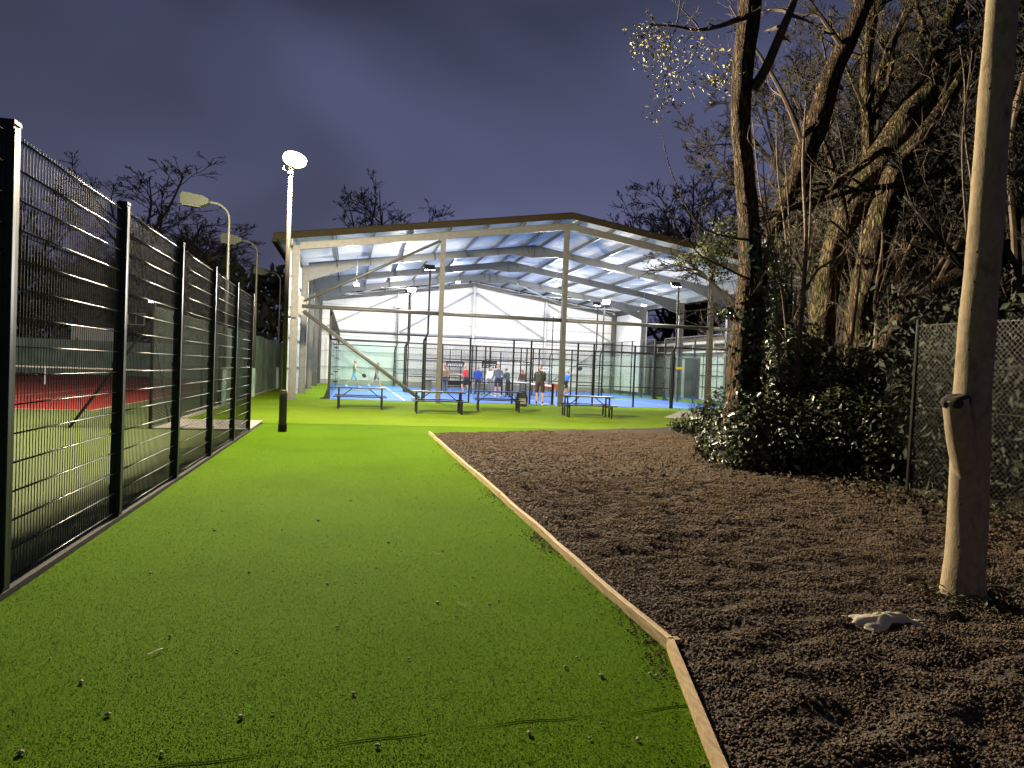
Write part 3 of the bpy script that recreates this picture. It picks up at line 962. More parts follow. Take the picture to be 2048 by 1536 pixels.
# left side cladding
for y0, y1 in zip(FYS, FYS[1:]):
    m_ = 6
    for k_ in range(m_):
        a = y0 + (y1 - y0) * k_ / m_; b = y0 + (y1 - y0) * (k_ + 1) / m_
        mb = MB(); mb.box(HX0 - 0.26, HX0 - 0.21, a + 0.004, b - 0.004, 0.25, ZE - 0.2); mb.build('wall_sheet', 'clad_side', hall)
    mb = MB(); mb.box(HX0 - 0.30, HX0 - 0.16, y0 + 0.16, y1 - 0.16, -0.02, 0.245); mb.build('plinth', 'concrete', hall)
    for z in (1.3, 2.6, 3.9, 5.2):
        mb = MB(); mb.box(HX0 - 0.20, HX0 - 0.12, y0 + 0.16, y1 - 0.16, z - 0.03, z + 0.03); mb.build('wall_rail', 'galv_purlin', hall)
# right side cladding only at the last bay, upper part open elsewhere
for k_ in range(6):
    y0 = FYS[3] + 6.2 * k_ / 6; y1 = FYS[3] + 6.2 * (k_ + 1) / 6
    mb = MB(); mb.box(HX1 + 0.22, HX1 + 0.27, y0 + 0.004, y1 - 0.004, 0.25, ZE - 0.2); mb.build('wall_sheet', 'clad_white', hall)

# small flood on the corner column
cfl = thing('corner_floodlight', (HX0 - 0.2, FYS[0] - 0.2, 3.4), 'small lit floodlight on the hall corner column', 'floodlight')
mb = MB(); mb.box(-2.75, -2.5, 30.92, 31.05, 3.38, 3.5); mb.build('housing', 'black_steel', cfl)
mb = MB(); mb.quad((-2.74, 30.93, 3.372), (-2.51, 30.93, 3.372), (-2.51, 31.04, 3.372), (-2.74, 31.04, 3.372)); mb.build('lens', 'small_glow', cfl)
mb = MB(); mb.beam((-2.52, 31.0, 3.44), (-2.30, 31.03, 3.44), 0.03, 0.03); mb.build('bracket', 'black_steel', cfl)
mb = MB(); mb.tube([(-2.2, 31.03, 3.62), (-2.12, 31.03, 3.55), (-2.1, 31.03, 3.3), (-2.14, 31.03, 3.1)], 0.012, 6); mb.build('cable', 'black_steel', cfl)

# ================================================================== PADEL COURTS
CX0, CX1 = -0.85, 19.65
def wire_grid(x0, x1, z0, z1, step=0.05, w=0.0045):
    mb = MB()
    nx = max(1, int(round((x1 - x0) / step))); nz = max(1, int(round((z1 - z0) / step)))
    for i in range(nx + 1):
        x = x0 + (x1 - x0) * i / nx
        mb.beam((x, 0, z0), (x, 0, z1), w, w)
    for j in range(nz + 1):
        z = z0 + (z1 - z0) * j / nz
        mb.beam((x0, 0.003, z), (x1, 0.003, z), w, w)
    return mb
grid_cache = {}
def grid_panel(parent, x0, x1, y, z0, z1, along='x'):
    key = (round(x1 - x0, 3), z0, z1)
    if key not in grid_cache:
        grid_cache[key] = wire_grid(0, x1 - x0, z0, z1).mesh('mesh_panel', 'black_steel')
    r = root_of(parent).location
    if along == 'x':
        o = link('mesh_panel', grid_cache[key], parent, (x0 - r.x, y - r.y, 0))
    else:
        o = link('mesh_panel', grid_cache[key], parent, (y - r.x, x0 - r.y, 0)); o.rotation_euler = (0, 0, R(90))
    return o
POSTX = [3.3, 5.35, 7.4, 8.25, 10.55, 11.35, 13.45, 15.5]
def padel(y0, y1, lab):
    enc = thing('padel_enclosure', (HXR, y0, 0), lab, 'court enclosure', 'padel court enclosures in the hall')
    def bx(name, m, *a):
        mb = MB(); mb.box(*a); return mb.build(name, m, enc)
    # floor
    mb = MB(); mb.box(CX0, CX1, y0, y1, -0.02, 0.012)
    fl = mb.build('padel_floor', 'court_blue'); tag(fl, kind='structure')
    for a, b, c, d in ((9.375, 9.425, y0 + 0.05, y1 - 0.05), (2.42, 2.47, y0 + .05, y1 - .05), (16.35, 16.4, y0 + .05, y1 - .05), (2.47, 9.375, (y0 + y1) / 2 - .025, (y0 + y1) / 2 + .025), (9.425, 16.35, (y0 + y1) / 2 - .025, (y0 + y1) / 2 + .025)):
        mb = MB(); mb.quad((a, c, 0.016), (b, c, 0.016), (b, d, 0.016), (a, d, 0.016)); mb.build('line', 'line_white', fl)
    for y, s in ((y0, -1), (y1, 1)):
        ys_ = y + s * 0.05
        # side mesh posts and rails
        for x in POSTX:
            bx('post', 'black_steel', x - 0.035, x + 0.035, ys_ - 0.04, ys_ + 0.04, 0, 3.0)
        for a, b in zip(POSTX, POSTX[1:]):
            for z in ((1.0, 2.0, 3.0) if not (a == 8.25) else (3.0,)):
                bx('rail', 'black_steel', a + 0.036, b - 0.036, ys_ - 0.02, ys_ + 0.02, z - 0.045, z - 0.005)
            if a != 8.25:
                grid_panel(enc, a + 0.036, b - 0.036, ys_ + 0.03 * s, 0.03, 2.95)
            else:
                grid_panel(enc, a + 0.036, b - 0.036, ys_ + 0.03 * s, 2.2, 2.95)
                bx('rail', 'black_steel', a + 0.036, b - 0.036, ys_ - 0.02, ys_ + 0.02, 2.155, 2.195)
        # side glass at the ends
        for xa, xb in ((CX0, 3.3), (15.5, CX1)):
            xm = (xa + xb) / 2
            for a, b in ((xa + 0.06, xm - 0.006), (xm + 0.006, xb - 0.04)):
                g = bx('glass_panel', 'glass', a, b, ys_ - 0.006, ys_ + 0.006, 0.02, 2.94)
                for z in (0.5, 1.1, 1.9, 2.5):
                    e_ = a if a == xa + 0.06 else b
                    mb = MB(); mb.box(e_ - 0.06, e_ + 0.06, ys_ - 0.02, ys_ - 0.008, z - 0.02, z + 0.02); mb.build('clamp', 'black_steel', g)
            bx('rail', 'black_steel', xa, xb - 0.036, ys_ - 0.03, ys_ + 0.03, 2.95, 3.02)
    for x, s in ((CX0, -1), (CX1, 1)):
        for y in [y0 - 0.02, y0 + 2, y0 + 4, y0 + 6, y0 + 8, y1 + 0.02]:
            corner = y in (y0 - 0.02, y1 + 0.02)
            w = 0.055 if corner else 0.035
            bx('post', 'black_steel', x + s * 0.06 - w, x + s * 0.06 + w if not corner else x + s * 0.06 + w, y - 0.05, y + 0.05, 0, 4.0)
            if corner:
                yb = y
                mb = MB(); mb.prism([(x + s * 0.117, 0.0), (x + s * 0.42, 0.0), (x + s * 0.42, 0.04), (x + s * 0.25, 0.09), (x + s * 0.117, 0.5)], 'y', yb - 0.02, yb + 0.02)
                mb.build('foot', 'black_steel', enc)
        for i in range(5):
            a, b = y0 + 2 * i, y0 + 2 * i + 2
            bx('glass_panel', 'glass', x - 0.006, x + 0.006, a + 0.05, b - 0.05, 0.02, 2.94)
            grid_panel(enc, a + 0.05, b - 0.05, x, 3.02, 3.96, 'y')
            for z in (2.98, 3.98):
                bx('rail', 'black_steel', x + s * 0.06 - 0.02, x + s * 0.06 + 0.02, a + 0.06, b - 0.06, z - 0.02, z + 0.02)
    return enc
C1 = (32.4, 42.4); C2 = (44.0, 54.0)
padel(*C1, 'black framed glass and mesh padel court enclosure nearest the picnic tables')
padel(*C2, 'black framed padel court enclosure against the white back wall')
for (y0, y1), lab in ((C1, 'padel net with white tape on the nearer blue court'), (C2, 'padel net on the farther blue court by the back wall')):
    nn = thing('padel_net', (9.4, y0, 0), lab, 'net', 'padel nets')
    for y in (y0 + 0.1, y1 - 0.1):
        mb = MB(); mb.box(9.35, 9.45, y - 0.05, y + 0.05, 0.0, 1.02); mb.build('post', 'black_steel', nn)
    mb = MB(); mb.beam((9.4, y0 + 0.16, 0.9), (9.4, y1 - 0.16, 0.9), 0.02, 0.08); mb.build('tape', 'line_white', nn)
    mb = MB()
    for i in range(98): mb.beam((9.4, y0 + 0.18 + 0.099 * i, 0.03), (9.4, y0 + 0.18 + 0.099 * i, 0.86), 0.006, 0.006)
    for i in range(9): mb.beam((9.402, y0 + 0.16, 0.04 + 0.1 * i), (9.402, y1 - 0.16, 0.04 + 0.1 * i), 0.006, 0.006)
    mb.build('netting', 'net_black', nn)

# ---- court floodlights
def flood(x, y, aim, lab, kinked=True):
    f = thing('court_floodlight', (x, y, 0), lab, 'floodlight', 'floodlight poles of the padel courts')
    s = -aim
    yb = y + s * 0.16
    mb = MB(); mb.tube([(x, yb, 0.0), (x, yb, 2.6), (x, yb - s * 0.02, 2.75), (x + 0.16, yb + s * 0.05, 3.1), (x + 0.16, yb + s * 0.05, 6.0)], 0.045, 10); mb.build('pole', 'black_steel', f)
    xa, ya = x + 0.16, yb + s * 0.05
    mb = MB(); mb.beam((xa, ya, 6.0), (xa, ya + aim * 0.2, 6.08), 0.05, 0.05); mb.build('bracket', 'black_steel', f)
    # head: a flat LED box tipped a little towards the court
    tl = R(43)
    c = Vector((xa, ya + aim * 0.30, 6.10))
    u = Vector((1, 0, 0)); v = Vector((0, aim * math.cos(tl), math.sin(tl))); w = u.cross(v)
    if w.z < 0: w = -w
    def hp(a, b, d): return tuple(c + u * a + v * b + w * d)
    mb = MB()
    mb.add([hp(-.25, -.16, 0), hp(.25, -.16, 0), hp(.25, .16, 0), hp(-.25, .16, 0), hp(-.22, -.14, .07), hp(.22, -.14, .07), hp(.22, .14, .07), hp(-.22, .14, .07)],
           [(0, 1, 2, 3), (4, 7, 6, 5), (0, 4, 5, 1), (1, 5, 6, 2), (2, 6, 7, 3), (3, 7, 4, 0)])
    hdm = mb.build('head', 'black_steel', f)
    mb = MB()
    mb.add([hp(-.23, -.145, -.004), hp(.23, -.145, -.004), hp(.23, .145, -.004), hp(-.23, .145, -.004), hp(-.23, -.145, -.03), hp(.23, -.145, -.03), hp(.23, .145, -.03), hp(-.23, .145, -.03)],
           [(0, 3, 2, 1), (4, 5, 6, 7), (0, 1, 5, 4), (1, 2, 6, 5), (2, 3, 7, 6), (3, 0, 4, 7)])
    mb.build('lens', 'flood_glow', hdm)
    lo = light('flood_light', 'AREA', Vector(hp(0, 0, -.05)) - Vector((x, y, 0)), f, P_FLOOD, (1.0, 0.95, 0.84), shape='RECTANGLE', size=0.46, size_y=0.29)
    lo.rotation_euler = (-w).to_track_quat('-Z', 'Y').to_euler()
    return f
for (y0, y1), nm in ((C1, 'nearer'), (C2, 'farther')):
    for x, sd in ((3.2, 'left'), (15.35, 'right')):
        flood(x, y0, 1, f'floodlight pole on the front side of the {nm} padel court, {sd} one', True)
        flood(x, y1, -1, f'floodlight pole on the back side of the {nm} padel court, {sd} one, facing out', True)
for (x, y, z, lab) in ((0.16, 37.4, 5.66, 'small bright roof light under the left eaves of the hall'), (6.6, 45.8, 7.15, 'small bright roof light left of the hall ridge'),
                       (12.6, 43.6, 7.13, 'small bright roof light right of the hall ridge'), (18.6, 43.6, 6.17, 'small bright roof light under the right eaves of the hall')):
    b = thing('roof_light', (x, y, z), lab, 'ceiling light', 'roof lights of the hall')
    mb = MB(); mb.box(x - .14, x + .14, y - .14, y + .14, z, z + 0.08); mb.build('housing', 'steel_fit', b)
    mb = MB(); mb.box(x - .12, x + .12, y - .12, y + .12, z - 0.05, z - 0.003); mb.build('lens', 'bay_glow', b)
    mb = MB(); mb.tube([(x, y, z + 0.08), (x, y, ztop(x) + 0.2)], 0.012, 6); mb.build('rod', 'steel_fit', b)
    light('bay_light', 'POINT', (0, 0, -0.12), b, P_BAY, (0.94, 0.97, 1.0), shadow_soft_size=0.12)

# banners on the farther court's back fence (wording too small to read: white dashes)
def banner(x0, x1, z0, z1, y, m, m2, lab, rows):
    b = thing('banner', ((x0 + x1) / 2, y, z0), lab, 'banner')
    mb = MB(); mb.box(x0, x1, y - 0.01, y + 0.01, z0, z1); mb.build('sheet', m, b)
    for zr, h, n, fill in rows:
        mb = MB()
        w = (x1 - x0) * 0.84 / n
        for i in range(n):
            a = x0 + (x1 - x0) * 0.08 + w * i
            mb.box(a, a + w * fill * rng.uniform(0.8, 1.0), y - 0.016, y - 0.012, z0 + (z1 - z0) * zr, z0 + (z1 - z0) * (zr + h))
        mb.build('lettering', m2, b)
banner(7.1, 8.5, 1.62, 2.08, 53.9, 'banner_black', 'line_white', 'black banner with pale lettering left of the red shirted person', [(0.18, 0.32, 7, 0.7), (0.58, 0.1, 12, 0.7)])
banner(9.85, 11.05, 1.66, 2.2, 53.9, 'banner_black', 'line_white', 'black banner with pale lettering above the grey hooded person', [(0.1, 0.24, 6, 0.5), (0.46, 0.1, 12, 0.7)])
banner(14.35, 15.25, 1.62, 1.92, 53.9, 'line_white', 'banner_black', 'white banner with dark lettering beside the black jacket', [(0.3, 0.4, 6, 0.6)])
yl = thing('court_notice', (16.2, 32.3, 1.95), 'small yellow notice on the right glass of the nearer court', 'notice')
mb = MB(); mb.box(15.62, 15.98, 32.31, 32.325, 1.93, 2.05); mb.build('sheet', 'yellow_label', yl)

# ================================================================== PAVILION right of the hall
pv = thing('pavilion', (25, 45, 0), 'low pale building with white gutter beyond the open right side of the hall', 'building')
mb = MB(); mb.box(24.6, 30, 36.0, 58, 0.0, 3.3); mb.build('wall', 'pavilion_wall', pv)
for i in range(9):
    z = 3.42 + 0.11 * i
    mb = MB(); mb.box(24.2 + 0.12 * i, 24.26 + 0.12 * i, 35.5, 58, z, z + 0.07); mb.build('slat', 'pavilion_slat', pv)
mb = MB(); mb.prism([(24.0, 3.3), (31, 3.3), (31, 4.6), (25.4, 4.5), (24.4, 3.42)], 'y', 35.6, 57.9); mb.build('roof', 'pavilion_slat', pv)
mb = MB(); mb.tube([(23.9, 35, 3.98), (23.9, 58, 3.98)], 0.11, 10); mb.build('gutter', 'gutter_white', pv)
mb = MB(); mb.box(23.85, 23.98, 35, 58, 3.30, 3.42); mb.build('gutter', 'gutter_white', pv)
for y in (38, 41, 44, 47, 50, 53, 56):
    mb = MB(); mb.tube([(23.95, y, 3.42), (23.95, y, 3.9)], 0.03, 8); mb.build('bracket', 'gutter_white', pv)
for y0, y1 in ((47.0, 51.8),):
    mb = MB(); mb.box(24.5, 24.59, y0, y1, 0.0, 3.0); dk = mb.build('doorway', 'pavilion_dark', pv)  # dark slab on the wall: shade of the unlit interior put into its colour
    mb = MB(); mb.box(24.42, 24.49, 49.2, 50.2, 0.0, 2.9); mb.build('door', 'pavilion_wall', dk)
for y in (37.5, 38.5, 39.5, 40.5, 41.5, 42.5, 43.5, 44.5, 45.5, 46.5):
    mb = MB(); mb.box(24.55, 24.595, y - 0.02, y + 0.02, 0.1, 3.2); mb.build('batten', 'galv', pv)
for z in (0.9, 1.7, 2.5):
    mb = MB(); mb.box(24.52, 24.548, 36.2, 46.8, z - 0.03, z + 0.03); mb.build('rail', 'black_steel', pv)

# ================================================================== PICNIC TABLES
def make_table():
    t = thing('picnic_table', (0, 0, 0), '', 'picnic table', 'black picnic tables on the turf')
    def bm(name, *a, **k):
        mb = MB(); mb.beam(*a, **k); return mb.build(name, 'black_steel', t)
    for i in range(5):
        y = -0.3 + 0.15 * i
        mb = MB(); mb.box(-0.92, 0.92, y - 0.071, y + 0.071, 0.715, 0.75); mb.build('top_plank', 'black_steel', t)
    for s in (-1, 1):
        for q in (-0.072, 0.072):
            mb = MB(); mb.box(-0.92, 0.92, s * 0.68 + q - 0.069, s * 0.68 + q + 0.069, 0.42, 0.452); mb.build('seat_plank', 'black_steel', t)
    for x in (-0.76, 0.76):
        for s in (-1, 1):
            bm('leg', (x, s * 0.30, 0.03), (x, s * 0.26, 0.714), 0.05, 0.05)
            bm('leg', (x, s * 0.68, 0.03), (x, s * 0.68, 0.418), 0.05, 0.05)
            bm('runner', (x, s * 0.275, 0.015), (x, s * 0.70, 0.015), 0.05, 0.03)
            bm('seat_arm', (x, s * 0.30, 0.36), (x, s * 0.655, 0.36), 0.04, 0.04)
        bm('cross_bar', (x, -0.33, 0.69), (x, 0.33, 0.69), 0.04, 0.04)
        sx_ = -1 if x > 0 else 1
        bm('strut', (x + sx_ * 0.03, 0, 0.36), (x + sx_ * 0.46, 0, 0.70), 0.03, 0.03)
    for x in (-0.76, 0.76):
        bm('cross_bar', (x, -0.27, 0.36), (x, 0.27, 0.36), 0.04, 0.04)
    return t
pt = make_table()
for i, (x, y, rz, lab) in enumerate(((0.38, 26.15, -1, 'leftmost black picnic table, standing below the hall corner brace'), (3.0, 24.5, -3, 'second black picnic table from the left, in front of the hall column'),
                                     (5.52, 26.5, -8, 'third black picnic table from the left, with a dark bag behind it'), (8.37, 24.4, -7, 'rightmost black picnic table, standing closest to the gravel bed end'))):
    o = pt if i == 0 else copy_tree(pt)
    o.location = (x, y, 0.006); o.rotation_euler = (0, 0, R(rz)); o['label'] = lab

# ================================================================== SMALL THINGS IN THE HALL
bg = thing('sports_bag', (7.35, 30.3, 0.006), 'black sports bag standing behind the third picnic table', 'bag')
mb = MB(); mb.prism([(7.13, 0.006), (7.58, 0.006), (7.62, 0.35), (7.54, 0.62), (7.40, 0.70), (7.2, 0.66), (7.10, 0.4)], 'y', 30.15, 30.45); mb.build('body', 'bag_black', bg)
mb = MB(); mb.tube([(7.2, 30.13, 0.5), (7.25, 30.08, 0.75), (7.4, 30.08, 0.82), (7.5, 30.1, 0.72), (7.54, 30.13, 0.5)], 0.018, 6); mb.build('strap', 'bag_black', bg)
mb = MB(); mb.prism([(7.18, 0.12), (7.52, 0.12), (7.5, 0.36), (7.2, 0.36)], 'y', 30.09, 30.148); mb.build('pocket', 'bin_grey', bg)
bn = thing('waste_bin', (4.6, 43.2, 0.006), 'grey waste bin between the two padel courts', 'bin')
mb = MB(); mb.lathe((4.6, 43.2), [(0.2, 0.006), (0.24, 0.72), (0.26, 0.72), (0.26, 0.76), (0.2, 0.765)], 14); mb.build('body', 'bin_grey', bn)
mb = MB(); mb.lathe((4.6, 43.2), [(0.27, 0.767), (0.22, 0.82), (0.05, 0.84)], 14); mb.build('lid', 'bin_grey', bn)
for x0, x1, y, m_, lab in ((5.6, 7.3, 43.2, 'black_steel', 'dark bench between the courts behind the tan shirted person'), (11.3, 13.0, 43.2, 'bench_orange', 'orange bench between the courts right of the black jacket')):
    b = thing('court_bench', ((x0 + x1) / 2, y, 0.006), lab, 'bench', 'benches between the padel courts')
    mb = MB(); mb.box(x0, x1, y - 0.2, y + 0.2, 0.42, 0.47); mb.build('seat', m_, b)
    mb = MB(); mb.box(x0, x1, y + 0.17, y + 0.2, 0.52, 0.8); mb.build('backrest', m_, b)
    for x in (x0 + 0.15, x1 - 0.15):
        mb = MB(); mb.box(x - 0.03, x + 0.03, y - 0.17, y - 0.11, 0.006, 0.418); mb.build('leg', 'black_steel', b)
        mb = MB(); mb.box(x - 0.03, x + 0.03, y + 0.205, y + 0.235, 0.006, 0.78); mb.build('leg', 'black_steel', b)
pl_ = thing('access_cover', (13.0, 25.2, 0.006), 'pale tilted cover plate lying on the turf beside the shrub', 'cover')
mb = MB(); mb.add([(11.6, 24.8, 0.01), (13.6, 24.7, 0.02), (14.2, 25.8, 0.22), (12.9, 26.1, 0.20), (11.6, 24.8, 0.035), (13.6, 24.7, 0.045), (14.2, 25.8, 0.245), (12.9, 26.1, 0.225)],
                  [(0, 3, 2, 1), (4, 5, 6, 7), (0, 1, 5, 4), (1, 2, 6, 5), (2, 3, 7, 6), (3, 0, 4, 7)])
mb.build('plate', 'concrete', pl_)
mb = MB(); mb.box(13.0, 14.0, 25.5, 25.7, 0.005, 0.16); mb.build('support', 'galv', pl_)
# ================================================================== PEOPLE
def cmat(name, col, rough=0.8, stripe=None):
    if name in MATS: return name
    m = mat(name, col, rough, var=0.12, vscale=14, bump=0.3, bscale=25, bdist=0.01)
    if stripe:
        t = m.node_tree
        p = t.nodes['Principled BSDF']
        w = t.nodes.new('ShaderNodeTexWave')
        w.bands_direction = 'Z'
        w.inputs['Scale'].default_value = stripe[1]
        w.inputs['Distortion'].default_value = 1.2
        g = t.nodes.new('ShaderNodeNewGeometry')
        t.links.new(g.outputs['Position'], w.inputs['Vector'])
        rp = t.nodes.new('ShaderNodeValToRGB')
        rp.color_ramp.elements[0].position = 0.45; rp.color_ramp.elements[0].color = tuple(col) + (1,)
        rp.color_ramp.elements[1].position = 0.75; rp.color_ramp.elements[1].color = tuple(stripe[0]) + (1,)
        t.links.new(w.outputs['Fac'], rp.inputs['Fac'])
        t.links.new(rp.outputs[0], p.inputs['Base Color'])
    return name
cmat('skin', (0.56, 0.33, 0.24), 0.6)
cmat('skin_b', (0.62, 0.38, 0.27), 0.6)
for n_, c_ in dict(cl_beige=(0.52, 0.42, 0.24), cl_lightblue=(0.25, 0.45, 0.58), cl_grey=(0.17, 0.18, 0.20), cl_red=(0.62, 0.035, 0.04), cl_navy=(0.025, 0.03, 0.06), cl_blue=(0.03, 0.08, 0.42),
                   cl_charcoal=(0.06, 0.058, 0.055), cl_hood=(0.12, 0.135, 0.19), cl_teal=(0.035, 0.075, 0.085), cl_dark=(0.03, 0.03, 0.034), cl_white=(0.72, 0.72, 0.7), cl_tan=(0.38, 0.24, 0.14),
                   cl_sky=(0.05, 0.25, 0.75), cl_cap=(0.5, 0.03, 0.05), hair_fair=(0.42, 0.30, 0.14), hair_dark=(0.03, 0.022, 0.018), hair_red=(0.38, 0.10, 0.04), hair_grey=(0.28, 0.24, 0.19),
                   cl_bluegrey=(0.14, 0.17, 0.25), sock_dark=(0.03, 0.03, 0.035), eye_dark=(0.02, 0.015, 0.012)).items():
    cmat(n_, c_)
cmat('cl_stripe', (0.05, 0.055, 0.06), 0.8, ((0.30, 0.32, 0.34), 9.0))
cmat('cl_puffer', (0.012, 0.012, 0.013), 0.35, ((0.10, 0.10, 0.10), 7.0))
cmat('cl_pattern', (0.03, 0.028, 0.028), 0.8, ((0.16, 0.07, 0.05), 8.0))

def capsule(mb, p0, p1, r0, r1, k=10):
    p0 = Vector(p0); p1 = Vector(p1)
    d = (p1 - p0)
    L = max(d.length, 1e-5)
    d = d / L
    pts = []; rr = []
    for a in (-80, -50, -20, 0):
        pts.append(p0 + d * (r0 * math.sin(R(a)))); rr.append(r0 * math.cos(R(a)))
    for a in (0, 20, 50, 80):
        pts.append(p1 + d * (r1 * math.sin(R(a)))); rr.append(r1 * math.cos(R(a)))
    mb.tube(pts, rr, k)

def person(loc, rz, label, h=1.75, legs=((0, 0), (0, 0)), arms=((0, 8, 15), (0, 8, 15)), lean=0.0, look=0.0, nod=0.0,
           shirt='cl_grey', bottom='cl_navy', short=True, skin='skin', hair='hair_dark', shoe='cl_white', sock=None, sleeve=1.0, bulk=1.0, hood=False, long_hair=False, crouch=0.0, cap=None, split=0.10):
    s = h / 1.75
    per = thing('person', loc, label, 'person', 'people in the padel hall', rz)
    hipz = 0.92 * s - crouch
    S = []   # segments (p0, p1, r0, r1, material)
    def V3(x, y, z): return Vector((x, y, z))
    pel = V3(0, 0, hipz)
    ln = R(lean)
    up = V3(0, math.sin(ln), math.cos(ln)); fw = V3(0, math.cos(ln), -math.sin(ln))
    def tor(x, f, z): return pel + V3(x, 0, 0) * s + fw * (f * s) + up * (z * s)
    b = bulk
    # pelvis and torso
    for sd in (-1, 1):
        S.append((tor(sd * 0.07, -0.015, 0.02), tor(sd * 0.075, 0, 0.10), 0.105 * s, 0.10 * s, bottom))
        S.append((tor(sd * 0.07, 0, 0.14), tor(sd * 0.095, 0, 0.44), 0.098 * s * b, 0.112 * s * b, shirt))
        S.append((tor(sd * 0.06, 0, 0.47), tor(sd * 0.175, -0.01, 0.49), 0.085 * s * b, 0.068 * s * b, shirt))
    S.append((tor(0, 0, 0.14), tor(0, 0, 0.46), 0.105 * s * b, 0.12 * s * b, shirt))
    S.append((tor(0, -0.01, 0.48), tor(0, 0.01, 0.62), 0.062 * s, 0.052 * s, skin))
    if hood:
        S.append((tor(-0.06, -0.06, 0.53), tor(0.06, -0.06, 0.53), 0.07 * s, 0.07 * s, shirt))
    # head
    lk = R(look)
    hc = tor(0, 0.02, 0.72)
    hf = V3(math.sin(lk), math.cos(lk), -math.sin(R(nod))).normalized()
    hr = V3(math.cos(lk), -math.sin(lk), 0)
    S.append((hc + hf * (-0.012 * s) + V3(0, 0, 0.022 * s), hc + hf * (0.012 * s) + V3(0, 0, 0.03 * s), 0.090 * s, 0.086 * s, skin))
    S.append((hc + hf * (0.02 * s), hc + hf * (0.035 * s) + V3(0, 0, -0.065 * s), 0.072 * s, 0.048 * s, skin))
    S.append((hc + hf * (0.09 * s) + V3(0, 0, 0.012 * s), hc + hf * (0.105 * s) + V3(0, 0, -0.018 * s), 0.011 * s, 0.016 * s, skin))
    for sd in (-1, 1):
        S.append((hc + hr * (sd * 0.088 * s) + V3(0, 0, 0.02 * s), hc + hr * (sd * 0.092 * s) + V3(0, 0, -0.018 * s), 0.016 * s, 0.012 * s, skin))
    # legs
    for sd, (ta, kb) in zip((-1, 1), legs):
        hp = pel + V3(sd * split * s, 0, 0)
        th = 0.45 * s; sh = 0.43 * s
        a = R(ta); kn = hp + V3(sd * 0.01, math.sin(a), -math.cos(a)) * th
        a2 = R(ta - kb); an = kn + V3(0, math.sin(a2), -math.cos(a2)) * sh
        mid = hp.lerp(kn, 0.72)
        S.append((hp, mid, 0.098 * s, 0.082 * s if short else 0.074 * s, bottom))
        lm = skin if short else bottom
        S.append((mid, kn, 0.064 * s if short else 0.072 * s, 0.056 * s if short else 0.062 * s, lm))
        S.append((kn, kn.lerp(an, 0.35), 0.054 * s if short else 0.062 * s, 0.056 * s if short else 0.058 * s, lm))
        S.append((kn.lerp(an, 0.35), kn.lerp(an, 0.80), 0.055 * s, 0.040 * s if short else 0.050 * s, lm))
        S.append((kn.lerp(an, 0.80), an, 0.042 * s, 0.038 * s, sock or lm))
        pitch = R(max(-50, min(50, (ta - kb) * 0.8)))
        ft = V3(0, math.cos(pitch), math.sin(pitch) if ta - kb > 0 else math.sin(pitch))
        fo = V3(sd * 0.12, 0, 0)
        heel = an + V3(0, -0.02, -0.030) * s
        S.append((heel, heel + (ft + fo).normalized() * 0.09 * s, 0.040 * s, 0.042 * s, shoe))
        S.append((heel + (ft + fo).normalized() * 0.09 * s, heel + (ft + fo).normalized() * 0.175 * s + V3(0, 0, -0.008), 0.042 * s, 0.030 * s, shoe))
    # arms and hands
    for sd, arm in zip((-1, 1), arms):
        fa, oa, eb = arm[:3]
        shd = tor(sd * 0.20, -0.01, 0.475)
        def adir(f, o):
            return V3(sd * math.sin(R(o)), math.sin(R(f)) * math.cos(R(o)), -math.cos(R(f)) * math.cos(R(o))).normalized()
        el = shd + adir(fa, oa) * 0.29 * s
        wr = el + adir(fa + eb, oa * 0.6 if len(arm) < 4 else arm[3]) * 0.25 * s
        um = shirt
        S.append((shd, shd.lerp(el, 0.6), 0.062 * s * b, 0.052 * s * b, um))
        S.append((shd.lerp(el, 0.6), el, 0.050 * s * b if sleeve > 0.5 else 0.042 * s, 0.046 * s * b if sleeve > 0.5 else 0.039 * s, um if sleeve > 0.5 else skin))
        S.append((el, wr, 0.044 * s * b if sleeve > 0.5 else 0.039 * s, 0.036 * s * b if sleeve > 0.5 else 0.028 * s, um if sleeve > 0.5 else skin))
        fd = (wr - el).normalized()
        pal = wr + fd * 0.075 * s
        side = fd.cross(V3(1, 0, 0))
        if side.length < 0.2: side = fd.cross(V3(0, 0, 1))
        side.normalize()
        nrm = fd.cross(side).normalized()
        S.append((wr + fd * 0.02 * s, pal, 0.027 * s, 0.030 * s, skin))
        for q, fl in zip((-1.5, -0.5, 0.5, 1.5), (0.062, 0.074, 0.070, 0.055)):
            r0_ = pal + side * (q * 0.020 * s)
            mid_ = r0_ + (fd * 0.9 + nrm * (-sd) * 0.25 + side * q * 0.12).normalized() * fl * 0.55 * s
            S.append((r0_, mid_, 0.0105 * s, 0.0098 * s, skin))
            S.append((mid_, mid_ + (fd * 0.6 + nrm * (-sd) * 0.6).normalized() * fl * 0.5 * s, 0.0098 * s, 0.009 * s, skin))
        tb = wr + fd * 0.03 * s - side * 0.02 * s
        S.append((tb, tb + (fd * 0.6 - side * 0.8).normalized() * 0.055 * s, 0.012 * s, 0.0105 * s, skin))
        per['hand_%s' % ('a' if sd < 0 else 'b')] = tuple(pal)
    low = min(min(p0.z - r0, p1.z - r1) for p0, p1, r0, r1, m in S)
    dz = -low
    mb = MB()
    for p0, p1, r0, r1, m in S:
        capsule(mb, (p0.x, p0.y, p0.z + dz), (p1.x, p1.y, p1.z + dz), r0, r1)
    me = mb.mesh('body', None)
    tmp = bpy.data.objects.new('tmp_body', me); COL.objects.link(tmp)
    rm = tmp.modifiers.new('r', 'REMESH'); rm.mode = 'VOXEL'; rm.voxel_size = 0.0125
    sm = tmp.modifiers.new('s', 'SMOOTH'); sm.iterations = 3; sm.factor = 0.5
